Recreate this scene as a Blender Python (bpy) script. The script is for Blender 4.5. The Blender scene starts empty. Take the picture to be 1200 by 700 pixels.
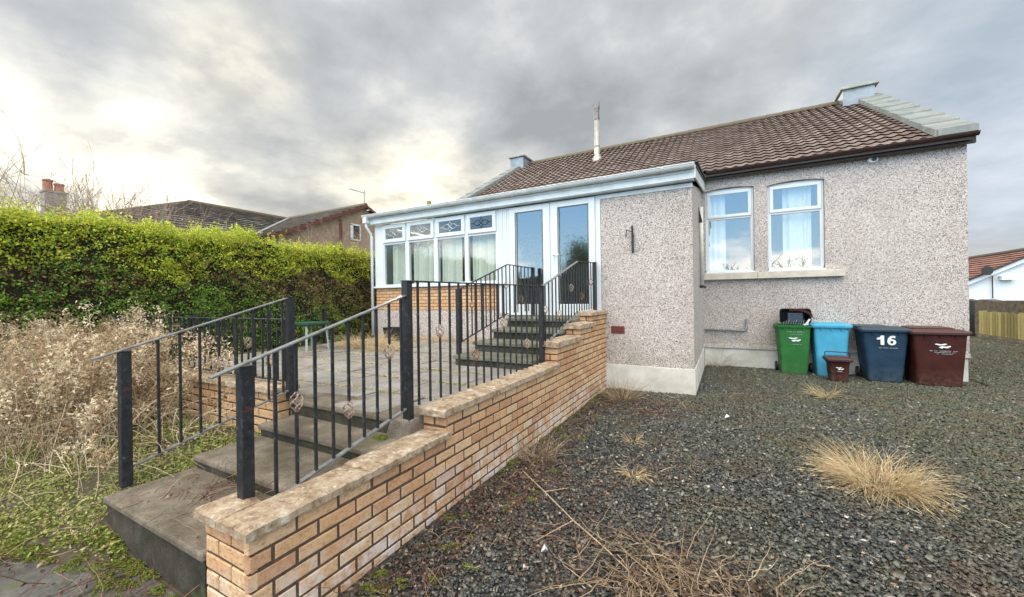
import bpy, math, random
import numpy as np
from mathutils import Vector, Matrix
random.seed(7); rng = np.random.default_rng(11)
S = bpy.context.scene
COL = S.collection
R = math.radians

# ------------------------------------------------------------------ nodes / materials
def newmat(name):
    m = bpy.data.materials.new(name); m.use_nodes = True
    nt = m.node_tree; nt.nodes.clear()
    out = nt.nodes.new('ShaderNodeOutputMaterial')
    b = nt.nodes.new('ShaderNodeBsdfPrincipled')
    nt.links.new(b.outputs[0], out.inputs[0])
    return m, nt, b
class N:
    """small node-graph helper"""
    def __init__(s, nt): s.nt = nt
    def new(s, t, **k):
        n = s.nt.nodes.new(t)
        for a, v in k.items(): setattr(n, a, v)
        return n
    def lk(s, a, b): s.nt.links.new(a, b)
    def coord(s, scale=(1, 1, 1), kind='Object'):
        t = s.new('ShaderNodeTexCoord'); m = s.new('ShaderNodeMapping')
        m.inputs['Scale'].default_value = scale
        s.lk(t.outputs[kind], m.inputs[0]); return m.outputs[0]
    def noise(s, vec, scale, detail=4, rough=.55, dist=0):
        n = s.new('ShaderNodeTexNoise'); n.inputs['Scale'].default_value = scale
        n.inputs['Detail'].default_value = detail; n.inputs['Roughness'].default_value = rough
        n.inputs['Distortion'].default_value = dist
        if vec is not None: s.lk(vec, n.inputs['Vector'])
        return n.outputs['Fac']
    def voro(s, vec, scale, feat='F1', out='Distance', rand=1):
        n = s.new('ShaderNodeTexVoronoi'); n.feature = feat
        n.inputs['Scale'].default_value = scale; n.inputs['Randomness'].default_value = rand
        s.lk(vec, n.inputs['Vector']); return n.outputs[out]
    def ramp(s, fac, stops, interp='LINEAR'):
        n = s.new('ShaderNodeValToRGB'); n.color_ramp.interpolation = interp
        e = n.color_ramp.elements
        while len(e) < len(stops): e.new(.5)
        for q, (p, c) in zip(e, stops):
            q.position = p; q.color = (c[0], c[1], c[2], 1) if hasattr(c, '__len__') else (c, c, c, 1)
        s.lk(fac, n.inputs[0]); return n.outputs[0]
    def mix(s, fac, a, b, mode='MIX'):
        n = s.new('ShaderNodeMix'); n.data_type = 'RGBA'; n.blend_type = mode
        for i, v in ((0, fac), (6, a), (7, b)):
            if hasattr(v, 'is_linked') or isinstance(v, bpy.types.NodeSocket): s.lk(v, n.inputs[i])
            elif i == 0: n.inputs[0].default_value = v
            else: n.inputs[i].default_value = (v[0], v[1], v[2], 1)
        return n.outputs[2]
    def math(s, op, a, b=0.0, clamp=False):
        n = s.new('ShaderNodeMath'); n.operation = op; n.use_clamp = clamp
        for i, v in ((0, a), (1, b)):
            if isinstance(v, bpy.types.NodeSocket): s.lk(v, n.inputs[i])
            else: n.inputs[i].default_value = v
        return n.outputs[0]
    def attr(s, name):
        n = s.new('ShaderNodeAttribute'); n.attribute_name = name; return n.outputs['Fac']
    def bump(s, h, bsdf, strength=.5, dist=.01):
        n = s.new('ShaderNodeBump'); n.inputs['Strength'].default_value = strength
        n.inputs['Distance'].default_value = dist
        s.lk(h, n.inputs['Height']); s.lk(n.outputs[0], bsdf.inputs['Normal'])
    def sep(s, v):
        n = s.new('ShaderNodeSeparateXYZ'); s.lk(v, n.inputs[0]); return n.outputs

def simple(name, col, rough=.6, metal=0, var=.15, nscale=8, bump=0, bscale=60, spec=.5, dirt=None):
    m, nt, b = newmat(name); g = N(nt)
    v = g.coord()
    n = g.noise(v, nscale, 6, .6)
    d = tuple(c * (1 - var) for c in col) if dirt is None else dirt
    c = g.ramp(n, [(.3, d), (.65, col)])
    g.lk(c, b.inputs['Base Color'])
    b.inputs['Roughness'].default_value = rough; b.inputs['Metallic'].default_value = metal
    b.inputs['Specular IOR Level'].default_value = spec
    if bump: g.bump(g.noise(v, bscale, 4), b, bump, .004)
    return m
def binmat(name, col):
    m, nt, b = newmat(name); g = N(nt); v = g.coord(); sp = g.sep(v)
    c = g.ramp(g.noise(v, 4, 6, .6), [(.3, tuple(q * .82 for q in col)), (.7, tuple(q * 1.12 + .004 for q in col))])
    sc_ = g.coord((9, 9, 60)); c = g.mix(g.ramp(g.noise(sc_, 3, 4, .6), [(.62, 0), (.72, .22)]), c, tuple(q * .5 + .16 for q in col))
    low = g.math('MULTIPLY', g.ramp(sp[2], [(0, 1), (.32, .0)]), g.ramp(g.noise(v, 14, 6, .7), [(.40, 0), (.65, .38)]))
    c = g.mix(low, c, (.15, .135, .10))
    g.lk(c, b.inputs['Base Color']); g.lk(g.ramp(g.noise(v, 7, 5), [(.3, .36), (.7, .62)]), b.inputs['Roughness'])
    b.inputs['Specular IOR Level'].default_value = .22
    g.bump(g.noise(v, 220, 3), b, .08, .002); return m
def tinted(name, stops, rough=.7, bump=0, bscale=80, mixn=None, spec=.3, nscale=3, transl=0):
    """colour picked by the per-piece 'tint' attribute, broken up by a noise"""
    m, nt, b = newmat(name); g = N(nt); v = g.coord()
    t = g.attr('tint')
    c = g.ramp(t, stops)
    n = g.noise(v, bscale * .4, 5)
    c = g.mix(.5, c, g.ramp(n, [(.3, .35), (.7, 1.0)]), 'MULTIPLY')
    c = g.mix(1, c, (1.25, 1.25, 1.25), 'MULTIPLY')
    if mixn:
        f = g.ramp(g.noise(v, nscale, 5, .6), [(mixn[1], 0), (mixn[2], 1)])
        c = g.mix(f, c, mixn[0])
    g.lk(c, b.inputs['Base Color']); b.inputs['Roughness'].default_value = rough
    b.inputs['Specular IOR Level'].default_value = spec
    if bump: g.bump(n, b, bump, .006)
    if transl:
        tr = g.new('ShaderNodeBsdfTranslucent'); g.lk(c, tr.inputs[0])
        ms = g.new('ShaderNodeMixShader'); ms.inputs[0].default_value = transl
        g.lk(b.outputs[0], ms.inputs[1]); g.lk(tr.outputs[0], ms.inputs[2])
        o = [q for q in nt.nodes if q.type == 'OUTPUT_MATERIAL'][0]
        g.lk(ms.outputs[0], o.inputs[0])
    return m

def mat_roughcast():
    m, nt, b = newmat('roughcast'); g = N(nt); v = g.coord()
    cells = g.voro(v, 98, 'F1', 'Color'); s = g.sep(cells)
    chip = g.ramp(s[0], [(0, (.13, .10, .095)), (.13, (.22, .18, .17)), (.22, (.42, .37, .36)), (.45, (.56, .515, .50)), (.8, (.70, .66, .64)), (1, (.84, .81, .79))])
    n2 = g.ramp(g.noise(v, 150, 4, .7), [(.3, .6), (.62, 1.06)])
    c = g.mix(1, chip, n2, 'MULTIPLY')
    big = g.ramp(g.noise(v, .9, 5, .6), [(.3, (.86, .83, .81)), (.7, (1.03, 1.01, 1.0))])
    c = g.mix(1, c, big, 'MULTIPLY')
    # rain streaks: stretched noise, faint
    v2 = g.coord((5, 5, .35)); st = g.ramp(g.noise(v2, 1.6, 5, .6), [(.52, 0), (.75, .35)])
    c = g.mix(st, c, (.42, .36, .33))
    sp = g.sep(v); dn = g.noise(v, 2.6, 7, .7)
    lowm = g.math('MULTIPLY', g.ramp(sp[2], [(.0, 1), (.62, .8), (.95, 0)]), g.ramp(dn, [(.40, 0), (.62, .55)]))
    c = g.mix(lowm, c, (.30, .27, .20))
    # runs below the window sill and at the eaves
    sm = g.math('MULTIPLY', g.math('MULTIPLY', g.ramp(g.math('SUBTRACT', sp[2], .9), [(.1, 0), (.95, .6), (1.0, .9)]), g.math('LESS_THAN', sp[2], 2.0)), g.math('LESS_THAN', g.math('ABSOLUTE', g.math('SUBTRACT', sp[0], 2.84)), 1.35))
    c = g.mix(g.math('MULTIPLY', sm, g.ramp(st, [(.0, .0), (.3, .9)])), c, (.34, .31, .27))
    c = g.mix(1, c, (1.09, 1.085, 1.05), 'MULTIPLY')
    g.lk(c, b.inputs['Base Color']); b.inputs['Roughness'].default_value = .9
    b.inputs['Specular IOR Level'].default_value = .2
    d = g.voro(v, 98); h = g.math('ADD', g.math('MULTIPLY', d, -1.2), g.math('MULTIPLY', g.noise(v, 120, 3), .5))
    g.bump(h, b, .85, .009)
    return m
def mat_brick():
    m, nt, b = newmat('facing_brick'); g = N(nt); v = g.coord()
    t = g.attr('tint')
    c = g.ramp(t, [(0, (.49, .265, .145)), (.35, (.60, .355, .185)), (.75, (.64, .40, .215)), (1, (.67, .46, .27))])
    n = g.noise(v, 45, 6, .7)
    c = g.mix(1, c, g.ramp(n, [(.28, .55), (.5, .95), (.8, 1.1)]), 'MULTIPLY')
    drag = g.coord((30, 30, 160)); dn = g.noise(drag, 1.2, 3)
    c = g.mix(g.ramp(dn, [(.60, 0), (.68, .75)]), c, (.20, .11, .07))
    # lime bloom near the ground, patchy
    sp = g.sep(v); low = g.ramp(sp[2], [(0, .85), (.20, .55), (.36, .08), (.8, 0)])
    pn = g.ramp(g.noise(v, 6.5, 6, .7), [(.44, 0), (.58, 1)])
    c = g.mix(g.math('MULTIPLY', low, pn), c, (.72, .66, .62))
    g.lk(c, b.inputs['Base Color']); b.inputs['Roughness'].default_value = .85
    b.inputs['Specular IOR Level'].default_value = .25
    g.bump(g.noise(v, 90, 5, .7), b, .5, .004)
    return m
def mat_coping():
    m, nt, b = newmat('coping_concrete'); g = N(nt); v = g.coord()
    c = g.ramp(g.noise(v, 11, 9, .78), [(.30, (.12, .08, .05)), (.43, (.31, .22, .145)), (.55, (.45, .36, .26)), (.72, (.60, .52, .41))])
    w = g.ramp(g.noise(v, 22, 3, .5), [(.56, 0), (.62, 1)]); wn = g.ramp(g.noise(v, 5, 4), [(.5, 0), (.6, .8)])
    c = g.mix(g.math('MULTIPLY', w, wn), c, (.62, .60, .50))
    c = g.mix(g.ramp(g.noise(v, 34, 7, .75), [(.36, .8), (.45, 0)]), c, (.13, .10, .065))
    g.lk(c, b.inputs['Base Color']); b.inputs['Roughness'].default_value = .95
    b.inputs['Specular IOR Level'].default_value = .15
    g.bump(g.noise(v, 55, 8, .75), b, .8, .012)
    return m
def mat_concrete(name, c1, c2, stain, sa=(.45, .7), moss=None):
    m, nt, b = newmat(name); g = N(nt); v = g.coord()
    c = g.ramp(g.noise(v, 5, 9, .65), [(.3, c1), (.7, c2)])
    c = g.mix(g.ramp(g.noise(v, 1.7, 6, .65), [(sa[0], 0), (sa[1], .85)]), c, stain)
    c = g.mix(g.ramp(g.noise(v, 85, 4, .7), [(.36, .55), (.5, 0)]), c, tuple(q * .4 for q in c1))
    if moss: c = g.mix(g.ramp(g.noise(v, 3.1, 8, .7), [(.56, 0), (.68, .85)]), c, moss)
    g.lk(c, b.inputs['Base Color']); b.inputs['Roughness'].default_value = .9
    b.inputs['Specular IOR Level'].default_value = .25
    g.bump(g.noise(v, 40, 8, .72), b, .6, .008)
    return m
def mat_tiles(name, cols, moss=(.16, .15, .06)):
    m, nt, b = newmat(name); g = N(nt); v = g.coord()
    t = g.attr('tint')
    c = g.ramp(t, [(0, cols[0]), (.5, cols[1]), (1, cols[2])])
    c = g.mix(1, c, g.ramp(g.noise(v, 14, 7, .7), [(.3, .55), (.7, 1.15)]), 'MULTIPLY')
    c = g.mix(g.ramp(g.noise(v, 2.2, 8, .7), [(.52, 0), (.72, .6)]), c, cols[3])
    c = g.mix(g.ramp(g.noise(v, 24, 6, .7), [(.6, 0), (.72, .7)]), c, moss)
    g.lk(c, b.inputs['Base Color']); b.inputs['Roughness'].default_value = .75
    b.inputs['Specular IOR Level'].default_value = .35
    g.bump(g.noise(v, 60, 5, .7), b, .4, .006)
    return m
def mat_paint_metal():
    m, nt, b = newmat('painted_iron'); g = N(nt); v = g.coord()
    n = g.noise(v, 28, 8, .72)
    c = g.ramp(n, [(.30, (.008, .009, .012)), (.56, (.018, .021, .025)), (.63, (.045, .048, .052)), (.70, (.15, .155, .16))])
    c = g.mix(g.ramp(g.noise(v, 13, 8, .75), [(.60, 0), (.66, .85)]), c, (.10, .035, .015))
    g.lk(c, b.inputs['Base Color'])
    g.lk(g.ramp(n, [(.3, .32), (.7, .62)]), b.inputs['Roughness'])
    g.bump(n, b, .35, .003)
    return m
def mat_glass(name, refl, tint=(.85, .92, .9), wob=.0015):
    m, nt, b = newmat(name); g = N(nt)
    out = [q for q in nt.nodes if q.type == 'OUTPUT_MATERIAL'][0]
    tr = g.new('ShaderNodeBsdfTransparent'); tr.inputs[0].default_value = (*tint, 1)
    gl = g.new('ShaderNodeBsdfGlossy'); gl.inputs['Roughness'].default_value = .015
    gl.inputs['Color'].default_value = (1, 1, 1, 1)
    bp = g.new('ShaderNodeBump'); bp.inputs['Strength'].default_value = .25; bp.inputs['Distance'].default_value = wob
    g.lk(g.noise(g.coord(), 2.3, 2), bp.inputs['Height']); g.lk(bp.outputs[0], gl.inputs['Normal'])
    lw = g.new('ShaderNodeLayerWeight'); lw.inputs[0].default_value = .5
    f = g.math('ADD', g.math('MULTIPLY', g.math('POWER', lw.outputs['Facing'], 4.0), .6), refl, True)
    ms = g.new('ShaderNodeMixShader'); g.lk(f, ms.inputs[0])
    g.lk(tr.outputs[0], ms.inputs[1]); g.lk(gl.outputs[0], ms.inputs[2]); g.lk(ms.outputs[0], out.inputs[0])
    return m
def mat_gravel(name, ground=False):
    m, nt, b = newmat(name); g = N(nt); v = g.coord()
    t = g.attr('tint')
    if ground:
        cells = g.sep(g.voro(v, 42, 'F1', 'Color'))[0]
        c = g.ramp(cells, [(0, (.018, .018, .018)), (.6, (.06, .058, .052)), (.92, (.11, .105, .09)), (1, (.25, .24, .21))])
    else:
        c = g.ramp(t, [(0, (.016, .018, .018)), (.35, (.046, .050, .048)), (.7, (.11, .113, .102)), (.9, (.22, .215, .185)), (.97, (.32, .29, .22)), (1, (.50, .48, .42))])
    sp = g.sep(v)
    # moss film, heavier towards the far right of the yard
    mo = g.noise(v, .55, 8, .68)
    far = g.math('MULTIPLY', g.math('ADD', g.math('MULTIPLY', sp[0], .035), g.math('MULTIPLY', sp[1], .022)), 1.0)
    mk = g.ramp(g.math('ADD', mo, g.math('SUBTRACT', far, .12)), [(.42, 0), (.61, .65)])
    mk = g.math('MULTIPLY', mk, g.ramp(g.noise(v, 16, 5, .7), [(.38, .1), (.56, 1)]))
    c = g.mix(mk, c, (.100, .108, .048))
    br = g.ramp(g.noise(v, 1.1, 7, .7, .4), [(.50, 0), (.66, .7)])
    c = g.mix(br, c, (.105, .068, .045))
    g.lk(c, b.inputs['Base Color']); b.inputs['Roughness'].default_value = .55 if not ground else .85
    b.inputs['Specular IOR Level'].default_value = .45
    if ground: g.bump(g.voro(v, 42), b, 1, .02)
    else: g.bump(g.noise(v, 120, 3), b, .3, .003)
    return m

M = {}
M['roughcast'] = mat_roughcast()
M['brick'] = mat_brick()
M['mortar'] = simple('mortar', (.115, .080, .055), .95, var=.6, nscale=20, bump=.6)
M['mortar_pale'] = simple('mortar_pale', (.22, .15, .11), .95, var=.3, nscale=20, bump=.4)
M['coping'] = mat_coping()
M['concrete'] = mat_concrete('step_concrete', (.11, .09, .068), (.29, .25, .195), (.065, .055, .038), sa=(.42, .66), moss=(.12, .12, .05))
M['steps2'] = mat_concrete('door_step_concrete', (.10, .105, .08), (.24, .235, .19), (.06, .068, .042), moss=(.07, .08, .035))
M['riser'] = mat_concrete('shaded_riser_concrete', (.03, .027, .022), (.11, .10, .08), (.022, .024, .014), sa=(.40, .6), moss=(.085, .095, .025))  # shade on the step fronts put into the colour, over damp staining and moss
M['flag'] = mat_concrete('flagstone', (.20, .19, .175), (.36, .345, .32), (.15, .135, .11), sa=(.46, .72))
M['path'] = mat_concrete('path_slab', (.07, .068, .064), (.19, .185, .17), (.05, .05, .045), moss=(.10, .12, .03))
M['plinth'] = simple('plinth_paint', (.68, .66, .60), .8, var=.35, nscale=3, bump=.4, bscale=40, dirt=(.46, .44, .36))
M['stone'] = simple('sill_stone', (.60, .55, .46), .85, var=.25, nscale=5, bump=.4)
M['upvc'] = simple('white_plastic', (.66, .70, .71), .3, var=.07, nscale=3)
M['upvc2'] = simple('weathered_white_plastic', (.72, .76, .77), .38, var=.2, nscale=5, dirt=(.56, .60, .58))
M['tiles'] = mat_tiles('roof_tiles', [(.155, .105, .09), (.205, .150, .130), (.265, .21, .185), (.31, .28, .255)])
M['tiles_left'] = mat_tiles('grey_roof_tiles', [(.27, .245, .22), (.34, .31, .28), (.42, .385, .35), (.36, .34, .30)])
M['tiles_red'] = mat_tiles('red_roof_tiles', [(.21, .095, .075), (.27, .13, .105), (.33, .175, .145), (.33, .21, .18)])
M['ridge'] = simple('mossy_ridge', (.13, .09, .075), .9, nscale=5, bump=.6, dirt=(.11, .105, .045))
M['skew'] = simple('skew_concrete', (.25, .265, .25), .8, var=.35, nscale=4, bump=.4, dirt=(.15, .17, .16))
M['lead'] = simple('lead_cladding', (.27, .31, .34), .45, var=.35, nscale=3.5, metal=.3)
M['lead_cap'] = simple('cap_concrete', (.36, .37, .31), .8, var=.3)
M['brown_upvc'] = simple('brown_gutter', (.045, .018, .014), .35, var=.3)
M['dark_fascia'] = simple('dark_fascia', (.05, .035, .03), .7)
M['felt'] = simple('roof_felt', (.06, .062, .058), .9, bump=.4)
M['flue'] = simple('flue_metal', (.44, .42, .37), .4, var=.25, metal=.35, nscale=6)
M['flue_dark'] = simple('flue_cowl', (.22, .21, .20), .5, metal=.6, var=.5)
M['iron'] = mat_paint_metal()
M['rail_top'] = simple('worn_handrail', (.30, .31, .31), .38, metal=.55, var=.55, nscale=16)
M['rust'] = simple('rusty_basket', (.30, .15, .09), .75, nscale=70, dirt=(.085, .03, .02), bump=.3)
M['basket'] = simple('flaking_basket', (.48, .38, .30), .75, nscale=90, dirt=(.10, .045, .035), bump=.3)
M['black'] = simple('black_plastic', (.012, .012, .014), .45)
M['dark'] = simple('dark_metal', (.02, .02, .02), .6)
M['bin_green'] = binmat('green_bin_plastic', (.028, .15, .035))
M['bin_blue'] = binmat('blue_bin_plastic', (.07, .36, .54))
M['bin_navy'] = binmat('navy_bin_plastic', (.014, .040, .070))
M['bin_navy_lid'] = simple('navy_lid_plastic', (.032, .055, .08), .5, var=.2, nscale=3)
M['bin_brown'] = binmat('brown_bin_plastic', (.048, .010, .007))
M['bin_brown_lid'] = simple('brown_lid_plastic', (.080, .032, .027), .5, var=.2, nscale=3)
M['white_ink'] = simple('white_print', (.75, .77, .76), .6, var=.1)
M['ink_dim'] = simple('worn_print', (.36, .38, .37), .6, var=.5, nscale=40)
M['glass'] = mat_glass('window_glass', .24, (.92, .96, .94))
M['glass_s'] = mat_glass('blind_window_glass', .11, (.90, .96, .93))
M['blind'] = simple('blind_fabric', (.64, .66, .60), .8, var=.1)
M['curtain'] = simple('net_curtain', (.62, .62, .58), .8, var=.08)
M['room'] = simple('room_plaster', (.30, .27, .22), .9)
M['leading'] = simple('window_leading', (.07, .08, .08), .5, metal=.5)
M['leading_w'] = simple('white_bevel', (.75, .8, .8), .35, var=.1)
M['vent'] = simple('terracotta_vent', (.27, .07, .05), .8, var=.4, nscale=40)
M['gravel'] = mat_gravel('slate_chippings')
M['ground'] = mat_gravel('gravel_bed', True)
M['soil'] = simple('soil', (.085, .065, .045), .95, nscale=9, bump=.8, bscale=30, dirt=(.05, .05, .025))
M['hedge'] = tinted('hedge_leaves', [(0, (.055, .10, .02)), (.3, (.15, .29, .04)), (.55, (.30, .50, .07)), (.60, (.38, .44, .04)), (.8, (.70, .68, .07)), (.86, (.15, .08, .035)), (1, (.34, .20, .10))], .5, transl=.3, spec=.5)
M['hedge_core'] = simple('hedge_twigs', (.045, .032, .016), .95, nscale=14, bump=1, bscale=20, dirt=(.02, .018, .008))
M['twig'] = tinted('dry_twigs', [(0, (.14, .09, .055)), (.5, (.36, .265, .165)), (1, (.66, .56, .39))], .85)
M['fluff'] = tinted('dead_seed_heads', [(0, (.15, .085, .045)), (.45, (.47, .335, .20)), (1, (.86, .75, .55))], .95, transl=.3)
M['straw'] = tinted('straw_grass', [(0, (.40, .28, .14)), (.5, (.70, .54, .31)), (1, (.88, .77, .52))], .8, transl=.25)
M['cover'] = tinted('ground_cover', [(0, (.07, .10, .025)), (.3, (.18, .24, .055)), (.62, (.38, .40, .11)), (.8, (.42, .33, .17)), (1, (.55, .46, .27))], .6, transl=.25)
M['stalk'] = simple('olive_stalk', (.36, .33, .17), .8, var=.4)
M['moss'] = simple('moss', (.20, .24, .035), .95, nscale=25, bump=1, bscale=90, dirt=(.08, .10, .015))
M['deadleaf'] = tinted('dead_leaves', [(0, (.06, .034, .026)), (.6, (.13, .075, .052)), (1, (.33, .24, .16))], .8)
M['bramble'] = tinted('bramble_stems', [(0, (.085, .03, .025)), (.6, (.17, .07, .05)), (1, (.42, .29, .18))], .7)
M['bark'] = simple('bare_bark', (.27, .21, .16), .9, var=.4)
M['shrub'] = simple('shrub_twigs', (.40, .30, .24), .9, var=.4)
M['bark_dark'] = simple('dark_bark', (.05, .04, .035), .9, var=.4)
M['timber'] = tinted('fence_timber', [(0, (.17, .15, .055)), (.5, (.27, .235, .09)), (1, (.36, .31, .13))], .85, bump=.5)
M['stone_wall'] = simple('dark_rubble_wall', (.12, .095, .07), .95, nscale=7, bump=1, bscale=12, dirt=(.035, .03, .022))
M['render_white'] = simple('white_render', (.68, .72, .74), .9, var=.08)
M['stone_brown'] = simple('brown_stone', (.34, .25, .17), .9, nscale=5, bump=.5, dirt=(.20, .145, .10))
M['redbrown'] = simple('bargeboard', (.13, .045, .03), .7)
M['pot'] = simple('chimney_pot', (.42, .17, .11), .9, var=.3)
M['chim'] = simple('chimney_render', (.36, .33, .29), .9, var=.3)
M['green_plastic'] = simple('green_garden_plastic', (.02, .085, .05), .45)
M['white_metal'] = simple('grey_legs', (.34, .38, .35), .5)
M['litter'] = simple('litter', (.75, .79, .82), .5)
M['lamp_glass'] = simple('lamp_white', (.75, .75, .72), .3)

# ------------------------------------------------------------------ mesh building
class MB:
    def __init__(s): s.v = []; s.f = []; s.t = []; s.ct = .5
    def add(s, vs, fs):
        o = len(s.v); s.v += [tuple(p) for p in vs]; s.t += [s.ct] * len(vs)
        s.f += [tuple(o + i for i in q) for q in fs]
    def box(s, x0, x1, y0, y1, z0, z1):
        s.add([(x0, y0, z0), (x1, y0, z0), (x1, y1, z0), (x0, y1, z0), (x0, y0, z1), (x1, y0, z1), (x1, y1, z1), (x0, y1, z1)],
              [(0, 3, 2, 1), (4, 5, 6, 7), (0, 1, 5, 4), (1, 2, 6, 5), (2, 3, 7, 6), (3, 0, 4, 7)])
        return s
    def hexa(s, p):  # 8 points, bottom 4 then top 4
        s.add(p, [(0, 3, 2, 1), (4, 5, 6, 7), (0, 1, 5, 4), (1, 2, 6, 5), (2, 3, 7, 6), (3, 0, 4, 7)]); return s
    def bar(s, a, b, w, h, up=(0, 0, 1)):
        a = Vector(a); b = Vector(b); d = (b - a).normalized(); up = Vector(up)
        x = d.cross(up)
        if x.length < 1e-4: x = d.cross(Vector((0, 1, 0)))
        x.normalize(); u = x.cross(d).normalized(); p = []
        for q in (a, b): p += [q - x * w / 2 - u * h / 2, q + x * w / 2 - u * h / 2, q + x * w / 2 + u * h / 2, q - x * w / 2 + u * h / 2]
        s.add(p, [(0, 1, 2, 3), (7, 6, 5, 4), (0, 4, 5, 1), (1, 5, 6, 2), (2, 6, 7, 3), (3, 7, 4, 0)]); return s
    def tube(s, pts, r, n=6, r1=None, cap=True):
        pts = [Vector(p) for p in pts]; k = len(pts); rings = []
        ref = Vector((0, 0, 1)); vs = []
        for i, p in enumerate(pts):
            d = (pts[min(i + 1, k - 1)] - pts[max(i - 1, 0)]).normalized()
            x = d.cross(ref)
            if x.length < .05: x = d.cross(Vector((1, 0, 0)))
            x.normalize(); y = d.cross(x)
            rr = r if r1 is None else r + (r1 - r) * i / (k - 1)
            for j in range(n):
                a = 2 * math.pi * j / n; vs.append(p + (x * math.cos(a) + y * math.sin(a)) * rr)
        fs = [(i * n + j, i * n + (j + 1) % n, (i + 1) * n + (j + 1) % n, (i + 1) * n + j) for i in range(k - 1) for j in range(n)]
        if cap: fs += [tuple(range(n))[::-1], tuple((k - 1) * n + j for j in range(n))]
        s.add(vs, fs); return s
    def loft(s, rings, cap=True):
        n = len(rings[0]); vs = [p for r in rings for p in r]
        fs = [(i * n + j, i * n + (j + 1) % n, (i + 1) * n + (j + 1) % n, (i + 1) * n + j) for i in range(len(rings) - 1) for j in range(n)]
        if cap: fs += [tuple(range(n))[::-1], tuple((len(rings) - 1) * n + j for j in range(n))]
        s.add(vs, fs); return s
    def lathe(s, c, prof, n=16):
        return s.loft([[(c[0] + r * math.cos(2 * math.pi * j / n), c[1] + r * math.sin(2 * math.pi * j / n), c[2] + z) for j in range(n)] for r, z in prof])
    def build(s, name, mat, parent=None, smooth=False, bevel=0, loc=None):
        off = Vector((0, 0, 0))
        if loc: off = Vector(loc)
        p = parent
        while p is not None: off = off + Vector(p.location); p = p.parent
        a = np.array(s.v, dtype=np.float64) - np.array(off)
        me = bpy.data.meshes.new(name); me.from_pydata(a.tolist(), [], s.f); me.validate()
        if len(me.vertices) == len(s.t):
            at = me.attributes.new('tint', 'FLOAT', 'POINT'); at.data.foreach_set('value', s.t)
        me.materials.append(M[mat] if isinstance(mat, str) else mat)
        if smooth: me.polygons.foreach_set('use_smooth', [True] * len(me.polygons))
        o = bpy.data.objects.new(name, me); COL.objects.link(o)
        if parent: o.parent = parent
        if loc: o.location = loc
        if bevel:
            bv = o.modifiers.new('b', 'BEVEL'); bv.width = bevel; bv.segments = 2; bv.limit_method = 'ANGLE'
        if smooth:
            try:
                ws = me.attributes.new('sharp_face', 'BOOLEAN', 'FACE') if False else None
            except Exception: pass
        return o
def big(name, V, F, tint, mat, parent=None, smooth=False):
    """numpy arrays -> one mesh"""
    V = np.asarray(V, dtype=np.float32)
    off = Vector((0, 0, 0)); p = parent
    while p is not None: off = off + Vector(p.location); p = p.parent
    V = V - np.array(off, dtype=np.float32)
    F = np.asarray(F, dtype=np.int32); k = F.shape[1]
    me = bpy.data.meshes.new(name); me.vertices.add(len(V)); me.vertices.foreach_set('co', V.ravel())
    me.loops.add(F.size); me.loops.foreach_set('vertex_index', F.ravel())
    me.polygons.add(len(F)); me.polygons.foreach_set('loop_start', np.arange(0, F.size, k, dtype=np.int32))
    try: me.polygons.foreach_set('loop_total', np.full(len(F), k, dtype=np.int32))
    except Exception: pass
    at = me.attributes.new('tint', 'FLOAT', 'POINT'); at.data.foreach_set('value', np.asarray(tint, dtype=np.float32))
    me.update(calc_edges=True); me.materials.append(M[mat])
    o = bpy.data.objects.new(name, me); COL.objects.link(o)
    if parent: o.parent = parent
    return o
def tag(o, label=None, cat=None, group=None, kind=None):
    if label: o['label'] = label
    if cat: o['category'] = cat
    if group: o['group'] = group
    if kind: o['kind'] = kind
    return o
def thing(name, loc, label, cat, group=None):
    o = bpy.data.objects.new(name, None); COL.objects.link(o); o.location = loc
    bpy.context.view_layer.update() if False else None
    return tag(o, label, cat, group)
def plate(outline, holes, y0, y1, swap=None):
    """flat wall in XZ with openings, thickness y0..y1. outline/holes: lists of (x,z)"""
    import bmesh
    bm = bmesh.new(); edges = []
    for lp in [outline] + holes:
        vs = [bm.verts.new((x, y0, z)) for x, z in lp]
        edges += [bm.edges.new((vs[i], vs[(i + 1) % len(vs)])) for i in range(len(vs))]
    bmesh.ops.triangle_fill(bm, edges=edges, use_beauty=True)
    r = bmesh.ops.extrude_face_region(bm, geom=bm.faces[:])
    for q in r['geom']:
        if isinstance(q, bmesh.types.BMVert): q.co.y = y1
    bmesh.ops.recalc_face_normals(bm, faces=bm.faces[:])
    mb = MB(); bm.verts.index_update()
    mb.add([tuple(v.co) for v in bm.verts], [tuple(v.index for v in f.verts) for f in bm.faces]); bm.free()
    return mb
def rect(x0, x1, z0, z1): return [(x0, z0), (x1, z0), (x1, z1), (x0, z1)]
def arch(x0, x1, z0, z1, rise, n=10):
    p = [(x0, z0), (x1, z0)]
    for i in range(n + 1):
        t = i / n; p.append((x1 + (x0 - x1) * t, z1 + rise * (1 - (2 * t - 1) ** 2)))
    return p
def rrect(cx, cy, w, d, r, z, n=3):
    p = []
    for sx, sy, a0 in ((1, 1, 0), (-1, 1, 90), (-1, -1, 180), (1, -1, 270)):
        for i in range(n + 1):
            a = R(a0 + 90 * i / n); p.append((cx + sx * (w / 2 - r) + r * math.cos(a), cy + sy * (d / 2 - r) + r * math.sin(a), z))
    return p

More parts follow.
